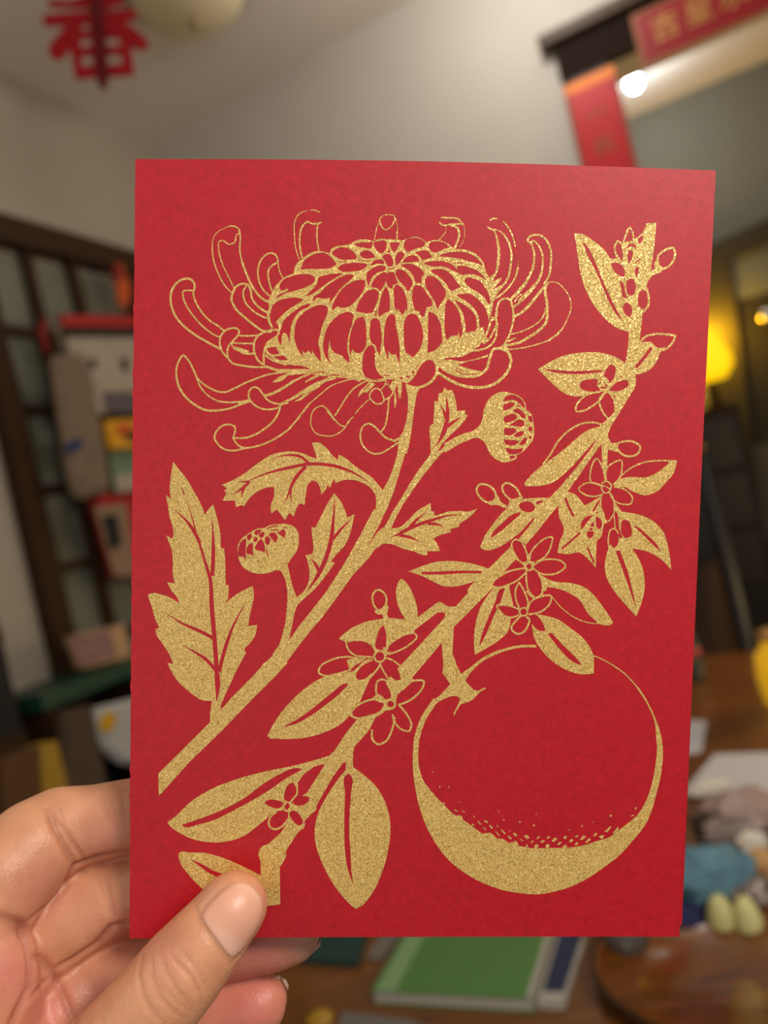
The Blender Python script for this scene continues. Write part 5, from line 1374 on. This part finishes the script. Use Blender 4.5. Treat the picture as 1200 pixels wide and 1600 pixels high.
ca = hm.color_attributes.new('tone', 'FLOAT_COLOR', 'POINT'); ca.data.foreach_set('color', np.concatenate([tone, np.ones((NV, 1))], 1).ravel())
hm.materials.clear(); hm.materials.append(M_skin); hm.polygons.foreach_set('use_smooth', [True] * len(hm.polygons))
person = thing('person', P(60, 1790, 0.166), 'left hand of a person pinching the red card between thumb and fingers', 'person')
hand = bpy.data.objects.new('hand', hm); COL.objects.link(hand); hand.parent = person; hand.matrix_parent_inverse = person.matrix_world.inverted()
# thumbnail: a thin curved plate lying on the tip
tree = bvh_of(co)
M_nail = mat('nail', (0.80, 0.42, 0.32, 1), rough=0.38, spec=0.45, coat=0.0, bump=0.05, bscale=500)
nt = M_nail.node_tree; at = nt.nodes.new('ShaderNodeAttribute'); at.attribute_name = 'tone'; nt.links.new(at.outputs['Color'], nt.nodes['Principled BSDF'].inputs['Base Color'])
M_nail.node_tree.nodes['Principled BSDF'].inputs['Subsurface Weight'].default_value = 0.2
M_nail.node_tree.nodes['Principled BSDF'].inputs['Subsurface Radius'].default_value = (0.002, 0.0008, 0.0005)
def nail(name, outline, lift, tone_fn, rings=9):
    out = [CROP(*p) for p in outline]; cx = sum(p[0] for p in out) / len(out); cy = sum(p[1] for p in out) / len(out)
    pts = []; 
    for i in range(len(out)):
        a, b_ = out[i], out[(i + 1) % len(out)]
        for k in range(3): pts.append((a[0] + (b_[0] - a[0]) * k / 3, a[1] + (b_[1] - a[1]) * k / 3))
    n = len(pts); sm = [((pts[i - 1][0] + 2 * pts[i][0] + pts[(i + 1) % n][0]) / 4, (pts[i - 1][1] + 2 * pts[i][1] + pts[(i + 1) % n][1]) / 4) for i in range(n)]
    V, F, T = [], [], []
    h = hit(cx, cy); V.append(h + (CAM - h).normalized() * lift); T.append(tone_fn(cx, cy))
    for r in range(1, rings + 1):
        for x, y in sm:
            f = r / rings; X, Y = cx + (x - cx) * f, cy + (y - cy) * f; h = hit(X, Y) or P(X, Y, 0.168)
            l = lift * (1 - f ** 5 * 0.55); V.append(h + (CAM - h).normalized() * l); T.append(tone_fn(X, Y))
    for i in range(n): F.append((0, 1 + (i + 1) % n, 1 + i))
    for r in range(rings - 1):
        for i in range(n):
            a = 1 + r * n + i; b2 = 1 + r * n + (i + 1) % n; F.append((a, b2, b2 + n, a + n))
    o0 = len(V)   # underside rim gives the plate its thickness
    for i in range(n): V.append(Vector(V[1 + (rings - 1) * n + i]) - (CAM - Vector(V[1 + (rings - 1) * n + i])).normalized() * 0.0005); T.append((0.7, 0.5, 0.4))
    for i in range(n):
        a = 1 + (rings - 1) * n + i; b2 = 1 + (rings - 1) * n + (i + 1) % n; F.append((a, b2, o0 + (i + 1) % n, o0 + i))
    # smooth the plate a little
    o = mesh_obj(name, V, F, M_nail, hand, True)
    ca = o.data.color_attributes.new('tone', 'FLOAT_COLOR', 'POINT')
    ca.data.foreach_set('color', np.array([tuple(t) + (1,) for t in T]).ravel())
    s = o.modifiers.new('s', 'SMOOTH'); s.factor = 0.5; s.iterations = 2; return o
def ttone(X, Y):
    x, y = X * 2.3077, (Y - 1180) * 2.3077
    d = ((x - 728) * 0.66 + (y - 590) * -0.0) ; ax = ((x - 790) * 0.56 - (y - 660) * 0.83)   # along the thumb from the base
    base = (0.82, 0.42, 0.29)
    lun = 1 / (1 + math.exp((ax - 32) / 5.0)); tip = 1 / (1 + math.exp(-(ax - 196) / 8.0))
    c = [b_ * (1 - lun) + l * lun for b_, l in zip(base, (0.84, 0.48, 0.36))]
    return tuple(a * (1 - tip) + t * tip for a, t in zip(c, (0.86, 0.56, 0.40)))
nail('thumbnail', NAIL, 0.00030, ttone)
# the rims of two more nails, seen edge-on at the fingertips below the card
def rim(name, pts, r0):
    V = [CROP(*p) for p in pts]; q = []
    for i, (x, y) in enumerate(V):
        q.append(P(x, y, 0.1895))
    t = B(); t.tube(q, [r0 * 0.4] + [r0] * (len(q) - 2) + [r0 * 0.3], 8)
    o = t.build(name, M_rim, hand, True); return o
M_rim = mat('nail_rim', (0.60, 0.40, 0.30, 1), rough=0.3, spec=0.6)
rim('fingernail', [(1158, 664), (1150, 684), (1128, 706), (1098, 724), (1072, 734)], 0.00045)
rim('fingernail', [(980, 799), (1008, 801), (1026, 812), (1035, 832), (1037, 850)], 0.00042)
